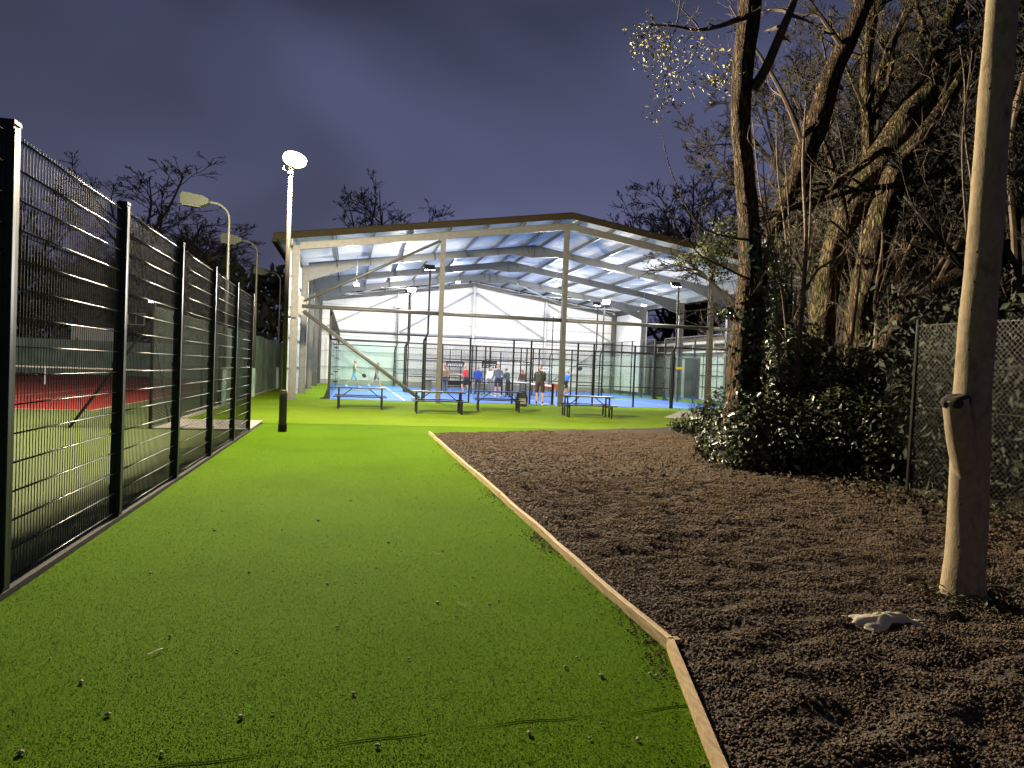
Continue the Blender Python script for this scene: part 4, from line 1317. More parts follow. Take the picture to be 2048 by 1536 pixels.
    dg = bpy.context.evaluated_depsgraph_get()
    em_ = bpy.data.meshes.new_from_object(tmp.evaluated_get(dg))
    bpy.data.objects.remove(tmp)
    n = len(em_.polygons)
    cen = np.zeros(n * 3); em_.polygons.foreach_get('center', cen); cen = cen.reshape(-1, 3)
    best = np.full(n, 1e9); idx = np.zeros(n, np.int32)
    names = []
    for p0, p1, r0, r1, m in S:
        if m not in names: names.append(m)
        a = np.array([p0.x, p0.y, p0.z + dz]); bb = np.array([p1.x, p1.y, p1.z + dz])
        ab_ = bb - a
        tt = np.clip(((cen - a) @ ab_) / max(ab_ @ ab_, 1e-9), 0, 1)
        dist = np.linalg.norm(cen - (a + tt[:, None] * ab_), axis=1) - (r0 + (r1 - r0) * tt)
        w = dist < best
        best[w] = dist[w]; idx[w] = names.index(m)
    em_.materials.clear()
    for m in names: em_.materials.append(MATS[m])
    em_.polygons.foreach_set('material_index', idx)
    em_.polygons.foreach_set('use_smooth', np.ones(n, bool))
    em_.name = 'body'
    link('body', em_, per)
    # hair: a shell over the skull, open at the face
    mb = MB()
    H0 = hc + V3(0, 0, dz + 0.028 * s)
    k, m_ = 16, 9
    vs = []; fs = []
    for i in range(m_ + 1):
        ph = R(90 - 125 * i / m_)
        for j in range(k):
            a = 2 * math.pi * j / k
            dx, dy = math.cos(a), math.sin(a)
            r_ = 0.101 * s
            z = math.sin(ph)
            if dy > 0.25: z = max(z, 0.30)          # hairline
            elif dy > -0.15: z = max(z, -0.10)
            rr = math.sqrt(max(0, 1 - z * z))
            jit = 1 + 0.05 * math.sin(7 * a + i)
            v = H0 + hr * (dx * rr * r_ * 0.93 * jit) + hf * (dy * rr * r_ * jit) + V3(0, 0, z * r_ * jit)
            vs.append(tuple(v))
    for i in range(m_):
        for j in range(k):
            j2 = (j + 1) % k
            fs.append((i * k + j, (i + 1) * k + j, (i + 1) * k + j2, i * k + j2))
    mb.add(vs, fs)
    if long_hair:
        q = H0 - hf * 0.085 * s
        mb.tube([q, q - hf * 0.03 * s + V3(0, 0, -0.10 * s), q - hf * 0.02 * s + V3(0, 0, -0.26 * s), q - hf * 0.0 + V3(0, 0, -0.36 * s)], [0.07 * s, 0.075 * s, 0.055 * s, 0.015 * s], 10)
    link('hair', mb.mesh('hair', cap or hair, True), per)
    if cap:
        mb = MB()
        q = H0 + hf * 0.08 * s + V3(0, 0, 0.03 * s)
        mb.add([tuple(q - hr * 0.07 * s), tuple(q + hr * 0.07 * s), tuple(q + hr * 0.05 * s + hf * 0.09 * s), tuple(q - hr * 0.05 * s + hf * 0.09 * s),
                tuple(q - hr * 0.07 * s + V3(0, 0, .012)), tuple(q + hr * 0.07 * s + V3(0, 0, .012)), tuple(q + hr * 0.05 * s + hf * 0.09 * s + V3(0, 0, .012)), tuple(q - hr * 0.05 * s + hf * 0.09 * s + V3(0, 0, .012))],
               [(0, 3, 2, 1), (4, 5, 6, 7), (0, 1, 5, 4), (1, 2, 6, 5), (2, 3, 7, 6), (3, 0, 4, 7)])
        link('cap_peak', mb.mesh('cap_peak', cap), per)
    for sd in (-1, 1):
        mb = MB()
        c = hc + hf * (0.088 * s) + hr * (sd * 0.032 * s) + V3(0, 0, dz + 0.022 * s)
        capsule(mb, c, c + hf * 0.002, 0.010 * s, 0.009 * s, 8)
        link('eye', mb.mesh('eye', 'eye_dark', True), per)
    # mouth
    mb = MB()
    c = hc + hf * (0.081 * s) + V3(0, 0, dz - 0.052 * s)
    capsule(mb, c - hr * 0.02 * s, c + hr * 0.02 * s, 0.006 * s, 0.006 * s, 6)
    link('mouth', mb.mesh('mouth', 'cl_cap', True), per)
    per['dz'] = dz
    return per
def racket(per, hand, dirv, label):
    """padel racket held in a hand: world position from the person's hand"""
    p = Vector(per['hand_' + hand]) + Vector((0, 0, per['dz']))
    rz = per.rotation_euler.z
    c, s_ = math.cos(rz), math.sin(rz)
    w = Vector((p.x * c - p.y * s_, p.x * s_ + p.y * c, p.z)) + per.location
    d = Vector(dirv).normalized()
    r_ = thing('padel_racket', tuple(w), label, 'racket')
    mb = MB(); mb.tube([w - d * 0.06, w + d * 0.12], 0.016, 8); mb.build('handle', 'black_steel', r_)
    u = d.cross(Vector((0, 1, 0))).normalized(); nn_ = u.cross(d).normalized()
    cc = w + d * 0.27
    mb = MB()
    k = 18
    for off_ in (-0.018, 0.018):
        pass
    vs = [tuple(cc + (u * math.cos(2 * math.pi * j / k) * 0.125 + d * math.sin(2 * math.pi * j / k) * 0.15) + nn_ * o_) for o_ in (-0.018, 0.018) for j in range(k)]
    fs = [tuple(range(k)), tuple(range(2 * k - 1, k - 1, -1))] + [(j, j + k, (j + 1) % k + k, (j + 1) % k) for j in range(k)]
    mb.add(vs, fs); mb.build('face', 'cl_dark', r_)
F0 = 0.018
# rz 0 faces +Y (away from the camera); -90 faces +X (right); 90 faces -X (left); 180 faces the camera
walk = ((24, 8), (-20, 32))
p1 = person((0.25, 47.6, F0), R(-92), 'person in beige top and pale blue shorts walking right on the farther court', 1.83, walk, ((-12, 6, 30), (22, 8, 40)), 3, shirt='cl_beige', bottom='cl_lightblue', hair='hair_fair')
racket(p1, 'b', (0.75, -0.1, -0.6), 'dark padel racket held by the person in beige')
person((1.75, 49.0, F0), R(-88), 'person in dark striped shirt and grey shorts walking right behind the brace', 1.75, ((-22, 34), (22, 6)), ((20, 6, 45), (-15, 8, 25)), 4, shirt='cl_stripe', bottom='cl_grey', hair='hair_grey', sleeve=0)
person((5.65, 42.95, 0.006), R(160), 'person in tan top and red cap between the courts beside the hall column', 1.7, ((4, 4), (-3, 4)), ((18, 8, 60), (15, 8, 55)), 6, shirt='cl_tan', bottom='cl_bluegrey', short=False, hair='hair_dark', cap='cl_cap', look=20)
person((6.75, 41.9, F0), R(62), 'person in red top and dark shorts stepping to the left', 1.70, ((30, 40), (-8, 6)), ((28, 8, 70), (-10, 10, 35)), 7, shirt='cl_red', bottom='cl_navy', hair='hair_fair', sleeve=0)
person((7.15, 40.2, F0), R(-10), 'person in royal blue hooded top and grey trousers seen from behind', 1.66, ((4, 6), (-4, 4)), ((6, 8, 20), (4, 9, 15)), 3, shirt='cl_blue', bottom='cl_charcoal', short=False, hair='hair_fair', hood=True, bulk=1.1)
person((8.25, 42.0, F0), R(150), 'person in white top with long brown hair behind the grey hooded one', 1.66, ((2, 3), (-2, 3)), ((20, 8, 80), (8, 8, 30)), 2, shirt='cl_white', bottom='cl_grey', short=False, hair='hair_fair', long_hair=True)
person((8.12, 39.2, F0), R(6), 'person in slate grey hooded top and black shorts seen from behind', 1.78, ((6, 4), (-5, 6)), ((16, 6, 45), (6, 26, 8)), 2, shirt='cl_hood', bottom='cl_navy', hair='hair_fair', hood=True)
person((8.75, 39.4, F0), R(40), 'person in dark teal jacket and black trousers looking down', 1.60, ((6, 6), (-6, 6)), ((30, 6, 60), (10, 12, 40)), 12, nod=25, shirt='cl_teal', bottom='cl_dark', short=False, hair='hair_dark', hood=True, bulk=1.08, shoe='cl_dark')
person((10.45, 42.9, 0.006), R(8), 'person with long red hair in dark patterned top and grey leggings', 1.58, ((4, 4), (-3, 4)), ((10, 10, 30), (12, 8, 35)), 3, shirt='cl_pattern', bottom='cl_grey', short=False, hair='hair_red', long_hair=True)
person((8.52, 31.55, 0.006), R(-6), 'person in black quilted jacket and black shorts standing at the court opening', 1.79, ((2, 2), (-2, 3)), ((26, 8, 62, -18), (26, 8, 62, -18)), 2, nod=14, shirt='cl_puffer', bottom='cl_dark', hair='hair_grey', hood=True, bulk=1.18, sock='sock_dark', split=0.125)
p9 = person((13.35, 43.2, 0.006), R(-70), 'person in bright blue shirt bending with raised arm right of the hall column', 1.66, ((38, 55), (-10, 20)), ((20, 10, 50), (120, 20, 10)), 18, shirt='cl_sky', bottom='cl_dark', hair='hair_grey', sleeve=0, crouch=0.08)
racket(p9, 'b', (0.8, 0.1, 0.6), 'padel racket raised by the person in bright blue')
# ================================================================== TREES AND PLANTS
def catmull(P, n):
    out = []
    m = len(P)
    for i in range(m - 1):
        p0, p1, p2, p3 = P[max(i - 1, 0)], P[i], P[i + 1], P[min(i + 2, m - 1)]
        for k in range(n):
            t = k / n
            out.append(0.5 * ((2 * p1) + (p2 - p0) * t + (2 * p0 - 5 * p1 + 4 * p2 - p3) * t * t + (3 * p1 - p0 - 3 * p2 + p3) * t ** 3))
    out.append(P[-1])
    return out
FWD = CAM_M @ Vector((0, 0, -1))
def pxpath(lst, n=6, ground=False):
    """(u, v, Y, width in px) -> smooth world path and radii"""
    P = []
    for u, v, Y, w in lst:
        p = atY(u, v, Y)
        dep = (p - Vector((0, 0, CAM_H))).dot(FWD)
        P.append(np.array([p.x, p.y, p.z, w * 0.5 * dep / 1420.0]))
    C = catmull(P, n)
    pts = [Vector(c[:3]) for c in C]; rad = [max(0.002, c[3]) for c in C]
    if ground and pts[0].z > -0.02:
        pts.insert(0, Vector((pts[0].x, pts[0].y, -0.06))); rad.insert(0, rad[0] * 1.12)
    return pts, rad
def trunk_mesh(mb, pts, rad, k=20, ridge=0.09, seed=0, lump=0.06):
    n = len(pts)
    vs = []
    ref = None
    r_ = random.Random(seed)
    ph = [r_.uniform(0, 6.28) for _ in range(8)]
    L = 0
    for i in range(n):
        t = (pts[min(i + 1, n - 1)] - pts[max(i - 1, 0)])
        t.normalize()
        if ref is None:
            ref = Vector((1, 0, 0)) if abs(t.x) < 0.8 else Vector((0, 1, 0))
        u = (ref - t * ref.dot(t)).normalized(); ref = u
        w = t.cross(u)
        if i: L += (pts[i] - pts[i - 1]).length
        for j in range(k):
            a = 2 * math.pi * j / k
            f = 1 + ridge * (math.sin(5 * a + ph[0] + 1.3 * math.sin(L * 1.9 + ph[3])) * 0.5 + math.sin(9 * a + ph[1] + L * 2.1) * 0.5) + lump * mnoise.noise(Vector((math.cos(a) * 1.5, math.sin(a) * 1.5 + seed, L * 2.2)))
            vs.append(tuple(pts[i] + (u * math.cos(a) + w * math.sin(a)) * rad[i] * f))
    fs = []
    for i in range(n - 1):
        for j in range(k):
            j2 = (j + 1) % k
            fs.append((i * k + j, i * k + j2, (i + 1) * k + j2, (i + 1) * k + j))
    fs.append(tuple(range(k - 1, -1, -1))); fs.append(tuple(range((n - 1) * k, n * k)))
    mb.add(vs, fs)
def wander(r_, p, d, length, n, wob, trop):
    pts = [Vector(p)]
    d = Vector(d).normalized()
    for i in range(n):
        d = (d + Vector((r_.gauss(0, wob), r_.gauss(0, wob), r_.gauss(0, wob) + trop))).normalized()
        pts.append(pts[-1] + d * (length / n))
    return pts
RMIN = 0.008
def twigs(mb, r_, pts, rad, level, cfg):
    """spawn children along a branch; returns tip points"""
    n_ch, lr, ang, wob, trop, maxl, sides = cfg
    L = sum((b - a).length for a, b in zip(pts, pts[1:]))
    tips = []
    m = len(pts) - 1
    for c in range(n_ch[level]):
        f = r_.uniform(0.25, 0.98)
        q = f * m
        i = min(int(q), m - 1)
        p = pts[i].lerp(pts[i + 1], q - i)
        d = (pts[i + 1] - pts[i]).normalized()
        ax = d.orthogonal().normalized()
        ax = Matrix.Rotation(r_.uniform(0, 6.283), 3, d) @ ax
        nd = Matrix.Rotation(R(r_.uniform(ang[0], ang[1])), 3, ax) @ d
        ll = L * r_.uniform(lr[0], lr[1]) * (1.15 - 0.5 * f)
        ri = rad[i] * r_.uniform(0.4, 0.65)
        ns_ = 5 if level < 1 else (4 if level < 2 else 3)
        cp = wander(r_, p, nd, ll, ns_, wob, trop)
        cr = [max(RMIN, ri * (1 - 0.8 * k / ns_)) for k in range(ns_ + 1)]
        mb.tube(cp, cr, sides[min(level, len(sides) - 1)], cap=False)
        tips.append(cp[-1])
        if level + 1 < maxl:
            tips += twigs(mb, r_, cp, cr, level + 1, cfg)
    return tips
def leaf_mesh(name, C, N, size, m, seed=0, asp=0.5, fold=0.25):
    g = np.random.default_rng(seed)
    C = np.asarray(C, float); n = len(C)
    N = np.asarray(N, float) + g.normal(0, 0.55, (n, 3))
    N /= np.linalg.norm(N, axis=1)[:, None] + 1e-9
    T = g.normal(0, 1, (n, 3)); T -= N * (T * N).sum(1)[:, None]; T /= np.linalg.norm(T, axis=1)[:, None] + 1e-9
    B = np.cross(N, T)
    s = size * np.clip(g.lognormal(-0.08, 0.38, (n, 1)), 0.4, 2.0)
    V = np.stack([C - T * s, C + B * s * asp + N * s * fold, C + T * s, C - B * s * asp + N * s * fold], 1).reshape(-1, 3)
    base = (np.arange(n) * 4)[:, None]
    F = np.concatenate([base + np.array([[0, 1, 2]]), base + np.array([[0, 2, 3]])])
    return np_mesh(name, V, F, m)
def shell_points(g, c, r, n, inner=0.55):
    d = g.normal(0, 1, (n, 3)); d /= np.linalg.norm(d, axis=1)[:, None]
    rr = g.uniform(inner ** 3, 1, n) ** (1 / 3)
    lump = 1 + 0.16 * np.sin(d[:, 0] * 7 + c[0] * 3) * np.sin(d[:, 1] * 6 + c[1]) + 0.12 * np.sin(d[:, 2] * 9 + c[0])
    P = np.array(c) + d * np.array(r) * (rr * lump)[:, None]
    return P, d

# ---- bare tree prototypes (height 10)
def bare_proto(seed, spread=1.0, lean=0.0):
    r_ = random.Random(seed)
    root = link('bare_tree', None)
    tm = MB(); cm = MB()
    pts = wander(r_, (0, 0, -0.1), (lean, 0, 1), 5.2, 7, 0.07, 0.05)
    rad = [0.24 * (1 - 0.1 * i) for i in range(8)]
    tm.tube(pts, rad, 9)
    lim = []
    for k in range(13):
        f = 0.30 + 0.70 * k / 12
        q = f * 7; i = min(int(q), 6)
        p = pts[i].lerp(pts[i + 1], q - i)
        a = r_.uniform(0, 6.283) + k * 2.4
        tilt = r_.uniform(0.35, 0.95) * spread if k < 12 else 0.1
        ll = r_.uniform(3.2, 4.8) * (1.1 - 0.25 * f)
        d = (math.cos(a) * math.sin(tilt), math.sin(a) * math.sin(tilt), math.cos(tilt))
        lp_ = wander(r_, p, d, ll, 6, 0.12, 0.04)
        lr_ = [rad[i] * 0.55 * (1 - 0.13 * j) for j in range(7)]
        tm.tube(lp_, lr_, 6)
        lim.append((lp_, lr_))
    cfg = ((9, 7, 6), (0.28, 0.48), (22, 58), 0.15, 0.02, 3, (4, 3, 3))
    for lp_, lr_ in lim:
        twigs(cm, r_, lp_, lr_, 0, cfg)
    link('trunk', tm.mesh('trunk', 'far_twig', True), root)
    link('crown', cm.mesh('crown', 'far_twig'), root)
    return root
protos = [bare_proto(3, 1.1), bare_proto(14, 0.9), bare_proto(25, 1.25, 0.1), bare_proto(36, 0.75)]
RMIN = 0.0022
used = set()
def place_tree(pi, x, y, h, rz, label, group, wide=1.0):
    o = protos[pi] if pi not in used else copy_tree(protos[pi])
    used.add(pi)
    s = h / 9.4
    sw = s * wide
    o.location = (x, y, 0); o.scale = (sw, sw, s); o.rotation_euler = (0, 0, rz)
    tag(o, label, 'tree', group)
def far_tree(u, vtop, Y, pi, label, wide=1.35):
    b = atY(u, 720, Y)
    h = atY(u, vtop, Y).z * 1.14
    place_tree(pi, b.x, Y, h, rng.uniform(0, 6.28), label, 'bare trees on the skyline', wide)
far_tree(345, 350, 64, 2, 'large bare tree on the skyline behind the unlit court lamps', 1.75)
far_tree(430, 455, 70, 0, 'smaller bare tree right of the large skyline tree')
far_tree(70, 385, 60, 3, 'slim bare tree seen through the mesh fence at far left')
far_tree(165, 470, 66, 1, 'low bare tree seen through the second fence panel')
far_tree(265, 470, 68, 3, 'low bare tree left of the large skyline tree')
far_tree(770, 400, 88, 2, 'bare tree rising behind the left slope of the hall roof')
far_tree(1062, 462, 96, 1, 'bare treetop just left of the hall ridge')
far_tree(1200, 466, 96, 3, 'bare treetop just right of the hall ridge')
far_tree(1262, 472, 92, 0, 'low bare treetop above the right slope of the hall roof')
far_tree(1318, 478, 90, 2, 'lowest bare treetop above the right slope of the hall roof')
far_tree(1380, 352, 74, 1, 'tall bare tree above the right end of the hall roof')
far_tree(1425, 372, 66, 0, 'bare tree beside the ivy clad trunk above the hall eaves')
for i, (x, y, h, pi) in enumerate([(12.5, 17.5, 11, 1), (14.2, 20, 14, 2), (13.2, 14.2, 12, 3), (16.5, 22.5, 15, 0), (15.5, 26.5, 14, 1), (20, 29, 16, 2), (19, 20, 15, 3), (24.5, 31, 17, 0),
                                   (12.8, 11.2, 11, 0), (16.2, 16, 14, 2), (22.5, 25, 16, 1), (27, 36, 17, 3), (30, 30, 17, 2), (17.5, 12, 13, 1), (21, 17, 15, 0), (34, 44, 18, 1), (26, 22, 16, 3), (10.6, 9.2, 8, 1), (11.2, 14.5, 9.5, 3), (13.5, 16.2, 13, 0), (15.2, 18.2, 15, 1), (14.6, 12.6, 13, 2), (12.2, 8.6, 10, 3), (18.5, 24.5, 17, 2), (14, 23, 14, 3), (17, 19, 16, 1), (13.8, 10.3, 12, 1)]):
    if (0.975 * x - 0.222 * y) / (0.222 * x + 0.975 * y) < 0.45: continue
    place_tree(pi, x, y, h, 1.7 * i, 'bare tree of the dark wood behind the leaning trunks', 'trees of the dark wood on the right')

# ---- far dark hedges and wood edge that read as one mass
def mass(name, label, x0, x1, y0, y1, hfun, n, size, seed):
    g = np.random.default_rng(seed)
    x = g.uniform(x0, x1, n); y = g.uniform(y0, y1, n)
    if seed != 5:
        ok = (0.975 * x - 0.222 * y) / (0.222 * x + 0.975 * y) > (0.42 if seed == 27 else 0.30)
        x, y = x[ok], y[ok]; n = len(x)
    hh = np.array([hfun(a, b) for a, b in zip(x, y)])
    z = hh * g.random(n) ** 0.7
    me = leaf_mesh(name, np.c_[x, y, z], g.normal(0, 1, (n, 3)), size, 'far_leaf', seed)
    tag(link(name, me), label, 'wood', kind='stuff')
mass('far_wood', 'dark tangled wood along the skyline behind the tennis courts', -75, -4.6, 59, 66, lambda a, b: 8.6 + 1.3 * mnoise.noise(Vector((a * 0.22, b * 0.2, 0))) + 0.8 * mnoise.noise(Vector((a * 0.9, 0, 3))), 15000, 0.42, 5)
mass('far_wood', 'dark wood behind the open right side of the hall', 27, 75, 30, 72, lambda a, b: 9.5 + 2.0 * mnoise.noise(Vector((a * 0.22, b * 0.2, 0))), 15000, 0.42, 6)
mass('undergrowth', 'dark ivy and brambles crowding behind the torn chain link', 7.95, 9.6, 2.6, 9.8, lambda a, b: 2.9 + 0.7 * mnoise.noise(Vector((a * 1.1, b * 0.9, 0))), 15000, 0.06, 17)
mass('far_wood', 'tangled dark wood behind the bare trees on the right', 17, 44, 17, 40, lambda a, b: 12.5 + 2.5 * mnoise.noise(Vector((a * 0.22, b * 0.2, 0))), 14000, 0.30, 27)
mass('undergrowth', 'dark undergrowth of brambles and twigs behind the right chain link fence', 9.4, 22, 4.5, 15.5, lambda a, b: 2.6 + 1.2 * mnoise.noise(Vector((a * 0.5, b * 0.5, 0))), 13000, 0.08, 7)

# far windbreak fence, shed and house on the tennis side
wf = thing('windbreak_fence', (-24, 57.3, 0), 'dark green windbreak fence at the far end of the tennis courts', 'fence')
for i in range(14):
    x0 = -46 + 2.95 * i
    mb = MB(); mb.box(x0 + 0.03, x0 + 2.92, 57.28, 57.3, 0.05, 2.55); mb.build('sheet', 'windbreak', wf)
    mb = MB(); mb.tube([(x0, 57.33, 0), (x0, 57.33, 2.7)], 0.04, 8); mb.build('post', 'dark_wire', wf)
a = atY(143, 690, 58.3); b = atY(228, 690, 58.3)
sh = thing('shed', ((a.x + b.x) / 2, 58.6, 0), 'low pale shed beyond the far windbreak fence', 'shed')
mb = MB(); mb.box(a.x, b.x, 58.2, 60.5, 0, 3.55); mb.build('wall', 'pavilion_wall', sh)
mb = MB(); mb.prism([(a.x - .2, 3.56), (b.x + .2, 3.56), ((a.x + b.x) / 2, 4.1)], 'y', 58.0, 60.7); mb.build('roof', 'house_roof', sh)
a = atY(215, 690, 58.6); b = atY(345, 690, 58.6)
hs = thing('house', ((a.x + b.x) / 2, 59, 0), 'dark house with a pale framed window beyond the tennis courts', 'house')
mb = MB(); mb.box(a.x + 4, b.x, 58.6, 64, 0, 5.6); mb.build('wall', 'house_wall', hs)
mb = MB(); mb.prism([(a.x + 3.7, 5.61), (b.x + .3, 5.61), ((a.x + b.x) / 2 + 2, 7.8)], 'y', 58.4, 64.2); mb.build('roof', 'house_roof', hs)
wc = atY(272, 638, 58.5)
mb = MB(); mb.box(wc.x - 0.6, wc.x + 0.6, 58.54, 58.598, wc.z - 0.45, wc.z + 0.45); w_ = mb.build('window', 'window_frame', hs)
for dx in (-0.28, 0.28):
    mb = MB(); mb.box(wc.x + dx - 0.24, wc.x + dx + 0.24, 58.52, 58.538, wc.z - 0.38, wc.z + 0.38); mb.build('pane', 'pane_dark', w_)

# ---- T1: tall rough trunk beside the hall
def tree_root(name, base, label, cat='tree', group=None):
    return thing(name, tuple(base), label, cat, group)
r1 = random.Random(101)
P, A = pxpath([(1470, 960, 11.3, 86), (1473, 885, 11.3, 76), (1480, 800, 11.3, 66), (1486, 700, 11.3, 60), (1500, 590, 11.3, 58), (1499, 470, 11.3, 48), (1490, 350, 11.3, 45), (1482, 230, 11.3, 44), (1488, 120, 11.3, 48), (1500, 20, 11.3, 50), (1508, -90, 11.3, 44), (1506, -220, 11.3, 38)], 7, True)
A = [q * 0.86 for q in A]
t1 = tree_root('rough_tree', P[0], 'tall rough barked tree with ivy at the right end of the hall', 'tree')
mb = MB(); trunk_mesh(mb, P, A, 26, 0.07, 1, 0.12); mb.build('trunk', 'bark', t1, smooth=True)
bm_ = MB()
limbs = [([(1503, 180, 11.3, 22), (1530, 140, 11.20, 20), (1560, 70, 11.10, 18), (1585, 10, 11.10, 15), (1610, -70, 11.10, 12)], 7),
         ([(1478, 38, 11.25, 12), (1440, 52, 11.10, 9), (1395, 60, 10.90, 7), (1345, 52, 10.70, 5), (1300, 50, 10.60, 3)], 9),
         ([(1490, -60, 11.3, 20), (1440, -120, 11.10, 14), (1380, -150, 10.80, 9), (1310, -140, 10.50, 5)], 10),
         ([(1512, 600, 11.15, 12), (1520, 560, 11.10, 11), (1530, 520, 11.05, 7), (1540, 470, 11.00, 4)], 4),
         ([(1500, 480, 11.20, 6), (1440, 470, 10.90, 4), (1390, 440, 10.70, 3), (1345, 350, 10.50, 2), (1322, 265, 10.50, 1.2)], 3),
         ([(1500, 560, 11.20, 5), (1440, 530, 10.90, 4), (1390, 500, 10.60, 3), (1320, 395, 10.50, 1.2)], 3)]
ltips = []
for spec, nch in limbs:
    P2, A2 = pxpath(spec, 4)
    bm_ = MB(); bm_.tube(P2, A2, 8)
    cfg = ((nch, 5, 3), (0.18, 0.4), (25, 65), 0.16, -0.02, 3 if nch > 6 else 2, (5, 3, 3))
    ltips.append(twigs(bm_, r1, P2, A2, 0, cfg))
    bm_.build('branch', 'twig', t1)
# spring leaves on the drooping twigs at the upper left
g = np.random.default_rng(41)
LC_ = []
dm = MB()
for (u0, v0, u1, v1) in [(1395, 60, 1375, 190), (1345, 55, 1300, 150), (1340, 60, 1310, 230), (1330, 100, 1290, 60), (1310, 60, 1275, 120), (1420, 60, 1430, 160), (1375, 140, 1330, 190), (1300, 50, 1262, 90), (1350, 60, 1325, 215), (1460, 120, 1440, 180), (1385, 65, 1350, 130)]:
    p0 = atY(u0, v0, 10.8); p1 = atY(u1, v1, 10.6)
    pts = [p0.lerp(p1, k / 5) + Vector((g.normal(0, .03), g.normal(0, .06), 0.05 * math.sin(k * 0.63) + g.normal(0, .02))) for k in range(6)]
    dm.tube(pts, [0.007, 0.006, 0.005, 0.004, 0.003, 0.002], 4)
    for k in range(1, 6):
        for _ in range(14):
            o_ = pts[k] + Vector((g.normal(0, .10), g.normal(0, .12), g.normal(-.03, .09)))
            LC_.append(tuple(o_))
dm.build('twigs', 'twig', t1)
me = leaf_mesh('leaves', np.array(LC_) - np.array(P[0]), np.tile([0, -0.3, 0.6], (len(LC_), 1)), 0.026, 'spring_leaf', 3)
link('leaves', me, t1)
# ivy on the right and lower side of the trunk
pts = []; nr = []
for k in range(2600):
    z = g.uniform(0.3, 4.6)
    f = (z + 0.1) / 8.2
    i = min(range(len(P)), key=lambda q: abs(P[q].z - z))
    dens = 1.0 if z < 2.2 else max(0.0, 1 - (z - 2.2) / 2.4)
    if g.random() > dens: continue
    a = g.normal(0.1, 0.9)
    d = Vector((math.cos(a), -math.sin(abs(a)) * 0.6, 0.1))
    d.normalize()
    r_ = A[i] * (1.02 + abs(g.normal(0, 0.35)))
    p = P[i] + Vector((d.x * r_, d.y * r_, g.normal(0, .05)))
    pts.append(tuple(p)); nr.append((d.x, d.y - 0.4, 0.4))
me = leaf_mesh('ivy', np.array(pts) - np.array(P[0]), nr, 0.045, 'ivy', 4, 0.7)
link('ivy', me, t1)

# ---- T2: slanted forked limb behind T1
r2 = random.Random(202)
P, A = pxpath([(1500, 840, 12.70, 44), (1512, 680, 12.70, 42), (1520, 560, 12.60, 36), (1545, 460, 12.50, 32), (1585, 370, 12.40, 34), (1612, 300, 12.30, 44), (1640, 230, 12.20, 44), (1668, 140, 12.10, 38), (1705, 60, 12.00, 36), (1740, -30, 11.90, 30), (1770, -130, 11.90, 24)], 6, True)
t2 = tree_root('leaning_tree', P[0], 'slim leaning tree with torn bark just right of the rough trunk', 'tree')
mb = MB(); trunk_mesh(mb, P, A, 18, 0.12, 2, 0.15); mb.build('trunk', 'bark', t2, smooth=True)
bm_ = MB()
for spec, nch in [([(1610, 300, 12.30, 12), (1580, 220, 12.10, 10), (1545, 150, 12.00, 8), (1500, 80, 11.90, 5), (1460, 10, 11.80, 3)], 9),
                  ([(1690, 100, 12.00, 12), (1640, 30, 11.80, 8), (1590, -40, 11.70, 5)], 8),
                  ([(1600, 420, 12.40, 9), (1625, 340, 12.40, 8), (1640, 260, 12.50, 5), (1650, 180, 12.50, 3)], 7),
                  ([(1740, -20, 11.90, 14), (1800, -60, 12.00, 10), (1880, -80, 12.10, 6)], 8)]:
    P2, A2 = pxpath(spec, 4)
    bm_ = MB(); bm_.tube(P2, A2, 7)
    twigs(bm_, r2, P2, A2, 0, ((nch, 6, 4), (0.25, 0.5), (25, 60), 0.15, 0.0, 3, (5, 3, 3)))
    bm_.build('branch', 'twig', t2)

# ---- T3/T4: big mossy trunks leaning right
r3 = random.Random(303)
P, A = pxpath([(1690, 900, 12.6, 70), (1712, 760, 12.6, 62), (1722, 640, 12.6, 56), (1742, 520, 12.6, 54), (1768, 420, 12.5, 52), (1800, 335, 12.4, 44), (1845, 270, 12.3, 32), (1888, 212, 12.2, 24), (1930, 140, 12.1, 20), (1960, 60, 12, 16)], 6, True)
t3 = tree_root('lit_bark_tree', P[0], 'furrowed tree with lit bark leaning right above the glossy shrub', 'tree')
mb = MB(); trunk_mesh(mb, P, A, 22, 0.08, 3, 0.12); mb.build('trunk', 'bark_mossy', t3, smooth=True)
bm_ = MB()
for spec, nch in [([(1790, 350, 12.4, 12), (1820, 300, 12.2, 10), (1868, 262, 12.0, 7), (1900, 200, 11.9, 4)], 6), ([(1735, 550, 12.5, 8), (1700, 480, 12.3, 6), (1660, 440, 12.2, 4)], 6)]:
    P2, A2 = pxpath(spec, 4); bm_ = MB(); bm_.tube(P2, A2, 7)
    twigs(bm_, r3, P2, A2, 0, ((nch, 4, 3), (0.3, 0.55), (25, 60), 0.15, 0.02, 2, (4, 3)))
    bm_.build('branch', 'twig', t3)
P, A = pxpath([(1648, 900, 13.4, 66), (1640, 760, 13.4, 60), (1645, 640, 13.4, 50), (1662, 530, 13.3, 46), (1692, 440, 13.2, 50), (1735, 375, 13.1, 64), (1775, 300, 13.0, 66), (1825, 225, 12.9, 62), (1885, 155, 12.8, 58), (1950, 95, 12.7, 52), (2020, 30, 12.6, 46), (2100, -50, 12.5, 40)], 6, True)
t4 = tree_root('mossy_tree', P[0], 'big mossy dark trunk sweeping up to the right', 'tree')
mb = MB(); trunk_mesh(mb, P, A, 24, 0.08, 4, 0.15); mb.build('trunk', 'bark_mossy', t4, smooth=True)
bm_ = MB()
